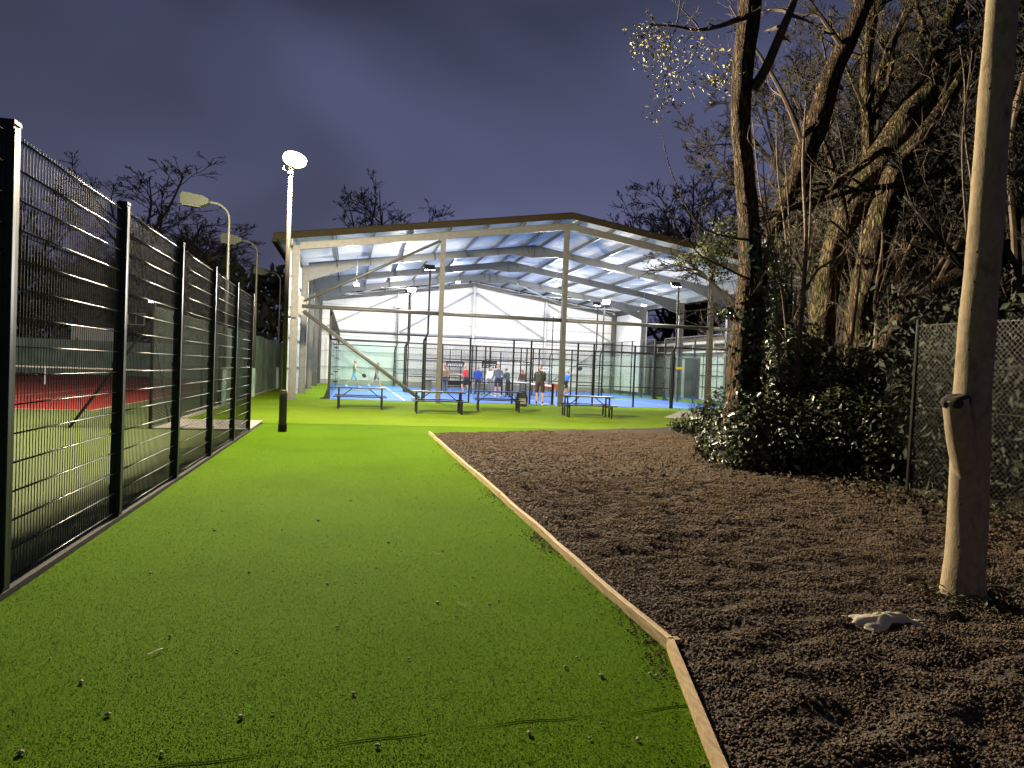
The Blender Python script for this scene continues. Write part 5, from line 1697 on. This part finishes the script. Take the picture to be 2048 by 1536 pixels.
for spec, nch in [([(1735, 360, 13.1, 24), (1735, 260, 13.2, 22), (1730, 150, 13.3, 20), (1745, 40, 13.4, 18), (1750, -80, 13.5, 14)], 10), ([(1830, 220, 12.9, 34), (1862, 150, 13, 36), (1880, 90, 13.1, 34), (1915, 0, 13.2, 30), (1930, -100, 13.3, 24)], 10),
                  ([(1765, 300, 12.8, 14), (1705, 345, 12.3, 14), (1640, 392, 12.0, 12), (1590, 412, 11.9, 9), (1530, 440, 11.8, 5)], 8), ([(1950, 335, 11.6, 13), (1871, 352, 11.8, 14), (1780, 372, 11.9, 13), (1705, 382, 12, 10), (1610, 412, 12.1, 7), (1510, 438, 12.2, 4)], 9),
                  ([(1690, 430, 13.1, 10), (1665, 330, 13, 9), (1640, 250, 12.9, 7), (1655, 150, 12.9, 5), (1640, 60, 12.8, 3)], 9), ([(1740, 250, 13.2, 14), (1775, 170, 13, 11), (1790, 80, 12.9, 9), (1830, 0, 12.8, 6)], 10), ([(1890, 150, 12.8, 16), (1850, 60, 12.6, 11), (1820, -30, 12.5, 7)], 9)]:
    P2, A2 = pxpath(spec, 4); bm_ = MB(); trunk_mesh(bm_, P2, A2, 9, 0.06, nch, 0.1)
    twigs(bm_, r3, P2, A2, 0, ((nch, 6, 4), (0.22, 0.5), (20, 60), 0.15, 0.03, 3, (5, 3, 3)))
    bm_.build('branch', 'bark_mossy', t4)
P, A = pxpath([(1745, 735, 10.6, 22), (1790, 660, 10.5, 40), (1830, 618, 10.3, 44), (1895, 570, 10.1, 44), (1960, 530, 9.9, 42), (2050, 480, 9.7, 40), (2150, 430, 9.5, 36)], 6, True)
t5 = tree_root('fallen_tree', (P[0].x, P[0].y, 0), 'dark fallen trunk leaning across the right chain link fence', 'tree')
mb = MB(); trunk_mesh(mb, P, A, 18, 0.08, 5, 0.12); mb.build('trunk', 'bark', t5, smooth=True)
bm_ = MB()
for spec, nch in [([(1770, 690, 10.6, 12), (1820, 600, 10.5, 11), (1880, 530, 10.5, 9), (1905, 450, 10.4, 6)], 7), ([(1750, 700, 10.6, 10), (1760, 620, 10.8, 9), (1800, 540, 10.9, 8), (1830, 470, 11, 5)], 7), ([(1880, 560, 10.1, 12), (1910, 500, 10.3, 12), (1935, 440, 10.4, 9), (1990, 360, 10.5, 7)], 7), ([(1985, 500, 9.8, 14), (2010, 380, 9.7, 13), (2020, 250, 9.6, 11), (2060, 120, 9.6, 8)], 7)]:
    P2, A2 = pxpath(spec, 4); bm_ = MB(); bm_.tube(P2, A2, 7)
    twigs(bm_, r3, P2, A2, 0, ((nch, 4, 3), (0.25, 0.55), (25, 65), 0.16, 0.02, 3, (4, 3, 3)))
    bm_.build('branch', 'twig_pale', t5)

# ---- T6: smooth pollarded trunk in the foreground
P, A = pxpath([(1921, 1222, 4.4, 104), (1925, 1190, 4.4, 84), (1930, 1120, 4.4, 73), (1935, 1040, 4.4, 70), (1938, 950, 4.4, 70), (1941, 860, 4.4, 70), (1946, 770, 4.4, 66), (1955, 640, 4.4, 65), (1966, 520, 4.4, 63), (1980, 330, 4.4, 60), (1996, 120, 4.4, 58), (2008, -40, 4.4, 56), (2020, -200, 4.4, 54)], 8, True)
t6 = tree_root('smooth_tree', P[0], 'pale smooth trunk with a sawn stub in the right foreground', 'tree')
mb = MB(); trunk_mesh(mb, P, A, 32, 0.012, 6, 0.05); mb.build('trunk', 'bark_smooth', t6, smooth=True)
P2, A2 = pxpath([(1940, 1010, 4.40, 30), (1936, 960, 4.38, 46), (1923, 890, 4.36, 50), (1914, 830, 4.34, 47), (1911, 797, 4.33, 46)], 8)
mb = MB(); trunk_mesh(mb, P2, A2, 28, 0.01, 7, 0.05); st_ = mb.build('stub', 'bark_smooth', t6, smooth=True)
ax = (P2[-1] - P2[-4]).normalized()
mb = MB()
prof = [(-0.055, 1.01), (-0.04, 1.08), (-0.022, 1.13), (-0.004, 1.10), (0.012, 0.96), (0.022, 0.78), (0.018, 0.55), (0.010, 0.3)]
trunk_mesh(mb, [P2[-1] + ax * q for q, _ in prof], [A2[-1] * f for _, f in prof], 30, 0.05, 8, 0.3); mb.build('sawn_face', 'cut_wood', st_, smooth=True)
# knots where small shoots were cut
rk = random.Random(5)
for (u, v) in ((1937, 505), (1931, 620), (1929, 700), (1916, 1005), (1949, 360), (1962, 180), (1904, 1090), (1944, 565)):
    c = atY(u, v, 4.4)
    i = min(range(len(P)), key=lambda q: (P[q] - c).length)
    d_ = (c - P[i]); d_.z = 0; d_.normalize()
    d_ = (d_ + Vector((-0.3, -0.55, 0))).normalized()
    q0 = P[i] + d_ * (A[i] * 0.98); q0.z = c.z
    mb = MB(); mb.tube([q0 - d_ * 0.01, q0 + d_ * 0.003, q0 + d_ * 0.006], [0.011, 0.008, 0.003], 9); mb.build('knot', 'cut_wood', t6, smooth=True)

# ---- saplings and thin stems
def sapling(specs, label, seed, m='twig_pale', nch=5, rand=None):
    r_ = random.Random(seed)
    root = None
    for k, sp in enumerate(specs):
        P2, A2 = pxpath(sp, 6, len(sp) > 4)
        if root is None:
            root = tree_root('sapling', (P2[0].x, P2[0].y, 0), label, 'sapling', 'bare saplings in front of the wood')
        mb = MB(); mb.tube(P2, A2, 7)
        twigs(mb, r_, P2, A2, 0, ((nch, 3), (0.12, 0.35), (18, 50), 0.12, 0.04, 2, (4, 3)))
        mb.build('stem', m, root)
sapling([[(1606, 945, 10.95, 11), (1602, 850, 10.95, 10), (1596, 720, 10.95, 9), (1606, 600, 10.95, 9), (1612, 470, 10.95, 8), (1606, 330, 10.95, 6), (1612, 200, 10.95, 3)],
         [(1604, 930, 10.97, 6), (1590, 780, 11, 5), (1602, 640, 11.1, 5), (1618, 480, 11.1, 4), (1622, 330, 11.1, 2)],
         [(1606, 590, 10.95, 5), (1636, 540, 10.8, 5), (1680, 512, 10.7, 4), (1698, 480, 10.7, 2)]], 'tallest bare sapling rising in front of the glossy shrub', 1)
sapling([[(1572, 935, 11.1, 6), (1566, 820, 11.1, 5), (1556, 690, 11.1, 5), (1548, 540, 11.1, 4), (1520, 380, 11, 3), (1505, 240, 11, 1.5)], [(1570, 930, 11.1, 5), (1575, 760, 11.2, 4), (1566, 600, 11.2, 4), (1535, 430, 11.2, 3), (1525, 300, 11.2, 1.5)]], 'thin bare sapling left of the tallest one', 2)
sapling([[(1560, 900, 11.6, 5), (1556, 700, 11.6, 4), (1574, 520, 11.6, 4), (1556, 350, 11.6, 3), (1552, 230, 11.6, 1.5)], [(1580, 900, 11.6, 4), (1584, 640, 11.6, 4), (1578, 440, 11.7, 3), (1570, 320, 11.7, 1.5)]], 'straight bare sapling close to the rough tree', 3)
sapling([[(1690, 900, 11.4, 7), (1700, 720, 11.4, 6), (1718, 560, 11.3, 5), (1725, 440, 11.3, 3)], [(1750, 880, 11.3, 7), (1756, 720, 11.3, 6), (1750, 600, 11.3, 6), (1765, 480, 11.3, 4), (1752, 380, 11.3, 2)]], 'bare sapling in front of the furrowed trunk', 4)
sapling([[(1925, 780, 8.2, 6), (1935, 600, 8.2, 6), (1945, 400, 8.3, 5), (1930, 250, 8.3, 4), (1945, 100, 8.4, 2)], [(1950, 800, 8.2, 5), (1940, 560, 8.2, 5), (1925, 330, 8.2, 4), (1930, 180, 8.2, 3), (1920, 90, 8.2, 2)]], 'bare sapling close behind the smooth trunk', 5)
sapling([[(2010, 900, 9.4, 12), (2025, 700, 9.4, 14), (2030, 500, 9.4, 14), (2020, 300, 9.5, 12), (2060, 100, 9.6, 8)]], 'crooked bare sapling at the right picture edge', 6)
# thicket of thin stems
tk = MB(); tk2 = MB()
r7 = random.Random(77)
for i in range(190):
    x = r7.uniform(8.2, 13.5); y = r7.uniform(10.5, 18)
    if (0.975 * x - 0.222 * y) / (0.222 * x + 0.975 * y) < 0.37: continue
    if x < 8.6 and y < 12: continue
    L = r7.uniform(2.0, 6.0)
    pts = wander(r7, (x, y, 0), (r7.gauss(0, .28), r7.gauss(0, .28), 1), L, 7, 0.10, 0.04)
    rr = r7.uniform(0.010, 0.026)
    rad = [rr * (1 - 0.12 * k) for k in range(8)]
    (tk if i % 2 else tk2).tube(pts, rad, 5, cap=False)
    twigs(tk if i % 2 else tk2, r7, pts, rad, 0, ((6, 4), (0.15, 0.4), (20, 60), 0.14, 0.05, 2, (3, 3)))
tag(link('thicket', tk.mesh('thicket', 'twig')), 'thicket of bare brown stems under the leaning trees', 'thicket', kind='stuff')
tag(link('thicket', tk2.mesh('thicket', 'twig_pale')), 'paler bare stems tangled in the thicket', 'thicket', kind='stuff')

# ---- moss and lichen covered brushwood that shows olive green
g = np.random.default_rng(9)
C = []; N = []
for (u, v, Y, r_, n) in [(1800, 640, 12.5, 0.9, 1500), (1850, 560, 12.5, 0.9, 1200), (1650, 560, 13.6, 0.5, 500), (1760, 700, 12.2, 0.5, 500), (1620, 470, 14.5, 0.7, 500), (1900, 440, 12.5, 0.9, 800), (1700, 450, 14, 0.6, 400)]:
    c = atY(u, v, Y)
    P_, d = shell_points(g, c, (r_, r_, r_ * 1.2), n, 0.1)
    C.append(P_); N.append(d)
me = leaf_mesh('mossy_brush', np.concatenate(C), np.concatenate(N), 0.045, 'weed', 8, 0.22)
tag(link('mossy_brush', me), 'olive mossy brushwood hanging between the leaning trunks', 'brushwood', kind='stuff')

# ---- evergreen sprays in front of the hall's right eaves
def leafy(name, label, ells, n, size, m, seed, cat='shrub', stems=10, inner=0.45, base=None, asp=0.5, thick=0.022, sm='twig'):
    g = np.random.default_rng(seed); r_ = random.Random(seed)
    b = Vector(base if base else (ells[0][0][0], ells[0][0][1], 0))
    root = tree_root(name, b, label, cat)
    C = []; N = []
    vol = [e[1][0] * e[1][1] * e[1][2] for e in ells]
    for e, v in zip(ells, vol):
        P_, d = shell_points(g, e[0], e[1], int(n * v / sum(vol)), inner)
        ok = P_[:, 2] > 0.03
        C.append(P_[ok]); N.append((d + np.array([0, 0, 0.5]))[ok])
    C = np.concatenate(C); N = np.concatenate(N)
    link('foliage', leaf_mesh('foliage', C - np.array(b), N, size, m, seed, asp), root)
    mb = MB()
    for k in range(stems):
        e = ells[k % len(ells)]
        tgt = Vector(e[0]) + Vector((r_.gauss(0, .5) * e[1][0], r_.gauss(0, .5) * e[1][1], r_.uniform(0, .9) * e[1][2]))
        p0 = b + Vector((r_.gauss(0, .15), r_.gauss(0, .15), -0.05))
        pts = [p0.lerp(tgt, q / 5) + Vector((r_.gauss(0, .04), r_.gauss(0, .04), 0.12 * math.sin(q * .63))) for q in range(6)]
        rad = [thick * (1 - .15 * q) for q in range(6)]
        mb.tube(pts, rad, 5, cap=False)
        twigs(mb, r_, pts, rad, 0, ((5, 3), (0.2, 0.5), (20, 60), 0.14, 0.03, 2, (3, 3)))
    mb.build('stems', sm, root)
    return root
leafy('holly_shrub', 'large glossy dark evergreen shrub at the back of the gravel bed', [((6.45, 10.85, 0.5), (0.45, 0.42, 0.68)), ((6.7, 11.8, 0.62), (0.5, 0.6, 0.75)), ((6.75, 10.75, 0.62), (0.55, 0.45, 0.80)), ((7.3, 10.45, 0.62), (0.55, 0.5, 0.75)), ((7.85, 10.1, 0.75), (0.6, 0.5, 0.9)), ((8.15, 9.6, 0.65), (0.45, 0.45, 0.8)), ((7.85, 11.7, 0.95), (0.8, 0.8, 1.0)), ((8.3, 11.0, 0.95), (0.85, 0.8, 1.05)), ((8.55, 10.2, 0.8), (0.7, 0.65, 0.9)), ((7.75, 11.2, 1.7), (0.6, 0.55, 0.8)), ((8.15, 11.9, 1.75), (0.65, 0.65, 0.75)), ((8.75, 10.9, 1.75), (0.6, 0.65, 0.6))],
      34000, 0.040, 'holly', 21, 'shrub', 26, 0.5, (8.2, 11.3, 0))
leafy('holly_shrub', 'low glossy sprays reaching left from the evergreen shrub over the turf', [((6.8, 12.7, 0.75), (0.40, 0.5, 0.36)), ((6.5, 12.9, 0.62), (0.34, 0.34, 0.16)), ((6.8, 12.3, 0.4), (0.35, 0.4, 0.4))], 2600, 0.038, 'holly', 22, 'shrub', 14, 0.2, (7.1, 12.3, 0))
leafy('ivy_shrub', 'glossy evergreen growth climbing beside the rough trunk', [((7.75, 11.9, 2.75), (0.45, 0.5, 0.7)), ((7.6, 11.9, 3.6), (0.36, 0.4, 0.7)), ((8.0, 11.7, 2.2), (0.55, 0.5, 0.55)), ((6.55, 11.4, 2.75), (0.27, 0.25, 0.14))], 6000, 0.042, 'ivy', 23, 'shrub', 14, 0.3, (7.7, 12.0, 0))
ce = [tuple(atY(u, v, 15.0)) for u, v in ((1420, 505), (1375, 520), (1450, 470), (1440, 540))]
leafy('spindly_shrub', 'thin leaved olive shrub in front of the right hall eaves', [(ce[0], (0.55, 0.6, 0.42)), (ce[1], (0.4, 0.4, 0.2)), (ce[2], (0.5, 0.5, 0.5)), (ce[3], (0.4, 0.4, 0.3))], 2600, 0.032, 'weed', 24, 'shrub', 8, 0.1, (9.9, 15.6, 0), thick=0.012, sm='far_twig')

# ---- right chain link fence
rf_ = thing('chain_link_fence', (7.75, 8.5, 0), 'sagging chain link fence behind the smooth trunk', 'fence')
for y in (2.9, 5.7, 8.52):
    mb = MB(); mb.tube([(7.74, y, -0.02), (7.79, y, 2.53)], 0.026, 8); mb.build('post', 'link_wire', rf_)
mb = MB(); chain_link(mb, (7.78, 2.9, 0), (7.78, 8.5, 0), 0.03, 2.45, 0.072, 0.0035); mb.build('chain_mesh', 'link_wire', rf_)
for z in (0.1, 1.3, 2.44):
    mb = MB(); mb.tube([(7.77, 2.9, z), (7.77, 5.7, z - .03), (7.77, 8.5, z)], 0.004, 5); mb.build('line_wire', 'link_wire', rf_)

V3 = []
mb = MB()
# the torn end of the mesh, hanging crumpled over the shrub
def sag(s, t):
    return (7.8 + 0.9 * s * (0.3 + 0.7 * s) + 0.12 * math.sin(3 * t + 5 * s), 8.55 + 1.5 * s, 0.55 + 1.55 * t * (1 - 0.25 * s) + 0.12 * math.sin(7 * s + 2 * t))
for k in range(34):
    for dr in (1, -1):
        pts_ = []
        for q in range(9):
            s_ = (k / 33.0 - 0.4) * 1.0 + q / 8.0 * 0.7
            t_ = q / 8.0 if dr == 1 else 1 - q / 8.0
            if 0 <= s_ <= 1: pts_.append(sag(s_, t_))
        if len(pts_) > 2: mb.tube(pts_, 0.0022, 4, cap=False)
mb.build('torn_mesh', 'link_wire', rf_)

# ---- litter, weeds, sticks
wl = tree_root('plastic_sheet', (3.42, 3.86, 0), 'crumpled white plastic sheet lying on the gravel', 'litter')
nx, ny = 44, 18
V = []; F = []
for j in range(ny + 1):
    for i in range(nx + 1):
        u = i / nx; v = j / ny
        x = 3.19 + 0.46 * u + 0.02 * math.sin(9 * v) + 0.015 * math.sin(23 * v); y = 3.84 + (0.22 - 0.10 * u) * (v - 0.35) * (1.2 - 0.5 * u) + 0.012 * math.sin(19 * u)
        h = 0.085 * math.exp(-((u - 0.22) / 0.22) ** 2) * math.sin(math.pi * min(1, v * 1.1)) ** 0.7 + 0.045 * math.exp(-((u - 0.68) / 0.24) ** 2) * math.sin(math.pi * v)
        h += 0.022 * abs(mnoise.noise(Vector((u * 7 + v * 3, v * 5 - u * 2, 0)))) + 0.014 * abs(math.sin(9 * u + 6 * v)) * math.sin(math.pi * v) - 0.012
        V.append((x + 0.012 * mnoise.noise(Vector((u * 6, v * 6, 4))), y + 0.012 * mnoise.noise(Vector((u * 7, v * 6, 8))), bedz(x, y) + 0.012 + 0.62 * max(0, h)))
for j in range(ny):
    for i in range(nx):
        a = j * (nx + 1) + i
        F.append((a, a + 1, a + nx + 2, a + nx + 1))
me = np_mesh('sheet', np.array(V) - np.array([3.42, 3.86, 0]), F, 'white_plastic', True)
o_ = link('sheet', me, wl)
sd_ = o_.modifiers.new('thick', 'SOLIDIFY'); sd_.thickness = 0.002
bl = tree_root('plastic_bag', (8.2, 9.75, 0), 'pale blue plastic litter at the foot of the evergreen shrub', 'litter')
V = []; F = []
for j in range(7):
    for i in range(11):
        u, v = i / 10, j / 6
        V.append((8.0 + 0.42 * u, 9.62 + 0.2 * v, 0.03 + 0.07 * math.sin(math.pi * u) * math.sin(math.pi * v) + 0.02 * mnoise.noise(Vector((u * 7, v * 7, 0)))))
for j in range(6):
    for i in range(10):
        a = j * 11 + i; F.append((a, a + 1, a + 12, a + 11))
me = np_mesh('sheet', np.array(V) - np.array([8.2, 9.75, 0]), F, 'blue_plastic', True)
o_ = link('sheet', me, bl); sd_ = o_.modifiers.new('thick', 'SOLIDIFY'); sd_.thickness = 0.003

g = np.random.default_rng(31)
# weeds round the smooth tree's foot and along the fence
C = []; N = []
for k in range(420):
    a = g.uniform(0, 6.283); r_ = abs(g.normal(0.22, 0.09))
    x, y = 4.5 + r_ * math.cos(a), 4.36 + r_ * math.sin(a)
    C.append((x, y, bedz(x, y) + abs(g.normal(0.025, 0.025)))); N.append((0, 0, 1))
me = leaf_mesh('weeds', C, N, 0.022, 'weed', 12, 0.45)
tag(link('weeds', me), 'small green weeds round the foot of the smooth trunk', 'weeds', kind='stuff')
C = []; N = []
for k in range(2600):
    y = g.uniform(2.5, 12.5); x = 7.6 - abs(g.normal(0, 0.55)) * (1.5 if y < 7 else 0.7) + g.normal(0, .2)
    if x < 4.7: continue
    C.append((x, y, bedz(x, y) + abs(g.normal(0.03, 0.05)))); N.append((0, 0, 1))
me = leaf_mesh('leaf_litter', C, N, 0.035, 'dead_leaf', 13, 0.5)
tag(link('leaf_litter', me), 'dead leaves and weeds along the foot of the right fence', 'leaf litter', kind='stuff')
C = []; N = []
for k in range(2600):
    y = g.uniform(2.5, 12.5); x = 7.75 - abs(g.normal(0, 0.35)) + 0.2
    C.append((x, y, bedz(x, y) + abs(g.normal(0.06, 0.10)))); N.append((0, -0.3, 0.6))
me = leaf_mesh('weeds', C, N, 0.035, 'weed', 14, 0.22)
tag(link('weeds', me), 'rough grass and weeds growing through the right chain link fence', 'weeds', kind='stuff')
sticks = [((4.72, 4.45), 1.0, 20, 'pale dead stick lying right of the smooth trunk'), ((4.8, 4.6), 0.9, -15, 'forked dead stick beside the smooth trunk'), ((4.75, 4.2), 0.7, 35, 'thin dead stick at the right picture edge'), ((5.0, 4.9), 1.2, 60, 'curved dead branch rising behind the smooth trunk'), ((4.0, 4.0), 0.5, 30, 'dark thin stick between white sheet and smooth trunk')]
for k, ((x, y), L, az, lab) in enumerate(sticks):
    r_ = random.Random(900 + k)
    s_ = tree_root('dead_stick', (x, y, 0), lab, 'stick')
    pts = wander(r_, (x, y, 0.06), (math.cos(R(az)), math.sin(R(az)), 0.55 if k == 3 else 0.06), L, 6, 0.10, -0.02 if k != 3 else 0.05)
    mb = MB(); mb.tube(pts, [0.012 - 0.0014 * q for q in range(7)], 6)
    mb.build('stem', 'twig_pale' if k != 4 else 'twig', s_)
    mb = MB(); twigs(mb, r_, pts, [0.008] * 7, 0, ((3, 2), (0.3, 0.5), (25, 50), 0.12, 0.0, 2, (4, 3))); mb.build('twigs', 'twig_pale', s_)

# ---- pebbles kicked onto the turf
peb_me = []
for k in range(4):
    r_ = random.Random(50 + k)
    mb = MB()
    vs = []; fs = []
    kk, mm = 8, 5
    for i in range(mm + 1):
        ph = -math.pi / 2 + math.pi * i / mm
        for j in range(kk):
            a = 2 * math.pi * j / kk
            q = 1 + r_.uniform(-.18, .18)
            vs.append((1.25 * q * math.cos(ph) * math.cos(a), 0.9 * q * math.cos(ph) * math.sin(a), 0.7 * q * math.sin(ph)))
    for i in range(mm):
        for j in range(kk):
            j2 = (j + 1) % kk
            fs.append((i * kk + j, i * kk + j2, (i + 1) * kk + j2, (i + 1) * kk + j))
    mb.add(vs, fs)
    peb_me.append(mb.mesh('pebble', 'pebble', True))
spots = [(340, 1277), (480, 1296), (815, 1315), (545, 1420), (218, 1430), (40, 1500), (300, 1145), (675, 1252), (160, 1358), (480, 1427), (105, 1317), (660, 1165), (1135, 1330), (1150, 1308), (1205, 1350), (1305, 1347), (1318, 1352), (1337, 1347), (1270, 1357), (1200, 1440), (1185, 1472), (1060, 1460), (1280, 1472), (760, 1495),
         (712, 1380), (950, 1150), (980, 1210), (1000, 1205), (870, 1010), (960, 1000), (885, 1105), (780, 1090), (640, 1040), (560, 1060), (430, 1060), (500, 1140), (390, 1190), (200, 1170), (880, 1200), (915, 1235), (1090, 1085), (1095, 1098), (1060, 1040), (900, 940), (850, 955), (770, 960), (700, 1000), (320, 1500)]
for k, (u, v) in enumerate(spots):
    p = gnd(u + rng.uniform(-6, 6), v + rng.uniform(-6, 6), 0.012)
    if p.x > xl(p.y) - 0.07: p.x = xl(p.y) - 0.1
    o = link('pebble', peb_me[k % 4], None, (p.x, p.y, 0.010))
    s_ = rng.uniform(0.006, 0.0125)
    o.scale = (s_, s_, s_); o.rotation_euler = (0, 0, rng.uniform(0, 6.28))
    tag(o, 'small pale pebble kicked onto the green turf path', 'pebble', 'pebbles scattered on the turf path')
n = 900
cl_ = nrng.choice(np.array([3.6, 3.95, 4.3, 6.1, 6.4, 6.6, 8.8, 11.2]), n) + nrng.normal(0, 0.16, n)
cl_ = np.where(nrng.random(n) < 0.35, nrng.uniform(2.3, 15, n), cl_)
cx_ = np.array([xl(v) for v in cl_]) - 0.06 - np.abs(nrng.normal(0, 0.075, n))
r_ = nrng.uniform(0.004, 0.010, (n, 1, 1))
B = np.array([(1, 0, 0), (0, 1, 0), (-1, 0, 0), (0, -1, 0), (0, 0, 0.7), (0, 0, -0.7)], float)[None] * nrng.uniform(.6, 1.4, (n, 6, 1)) * r_
P_ = B + np.c_[cx_, cl_, np.full(n, 0.007)][:, None, :]
fb = np.array([(0, 1, 4), (1, 2, 4), (2, 3, 4), (3, 0, 4), (1, 0, 5), (2, 1, 5), (3, 2, 5), (0, 3, 5)])
me = np_mesh('spilled_gravel', P_.reshape(-1, 3), (fb[None] + (np.arange(n) * 6)[:, None, None]).reshape(-1, 3), 'gravel')
tag(link('spilled_gravel', me), 'dark gravel crumbs spilled over the timber edging onto the turf', 'gravel', kind='stuff')
n = 420
y = nrng.uniform(2.4, 13, n); x = nrng.uniform(-2.0, 1.75, n)
x = np.where(nrng.random(n) < 0.35, 1.8 - np.abs(nrng.normal(0, 0.25, n)), x)
x = np.minimum(x, np.array([xl(v) - 0.05 for v in y]))
r_ = nrng.uniform(0.003, 0.007, (n, 1, 1))
B = np.array([(1, 0, 0), (0, 1, 0), (-1, 0, 0), (0, -1, 0), (0, 0, 0.7), (0, 0, -0.7)], float)[None] * nrng.uniform(.7, 1.3, (n, 6, 1)) * r_
P_ = B + np.c_[x, y, np.full(n, 0.014)][:, None, :]
fb = np.array([(0, 1, 4), (1, 2, 4), (2, 3, 4), (3, 0, 4), (1, 0, 5), (2, 1, 5), (3, 2, 5), (0, 3, 5)])
me = np_mesh('grit', P_.reshape(-1, 3), (fb[None] + (np.arange(n) * 6)[:, None, None]).reshape(-1, 3), 'pebble')
tag(link('grit', me), 'fine grit spread thinly over the turf path', 'grit', kind='stuff')
for k, (u, v, az) in enumerate(((310, 1303, 55), (925, 1210, 120), (880, 1110, 130))):
    p = gnd(u, v, 0.015)
    s_ = tree_root('straw', tuple(p), ['pale straw on the turf at lower left', 'pale curled straw on the turf path centre', 'thin straw on the turf nearest the timber edging'][k], 'straw')
    mb = MB(); L = 0.05
    mb.tube([(p.x - L * math.cos(R(az)), p.y - L * math.sin(R(az)), 0.016), (p.x + 0.006, p.y, 0.02), (p.x + L * math.cos(R(az)), p.y + L * math.sin(R(az)), 0.016)], 0.0025, 6)
    mb.build('stalk', 'white_plastic', s_)
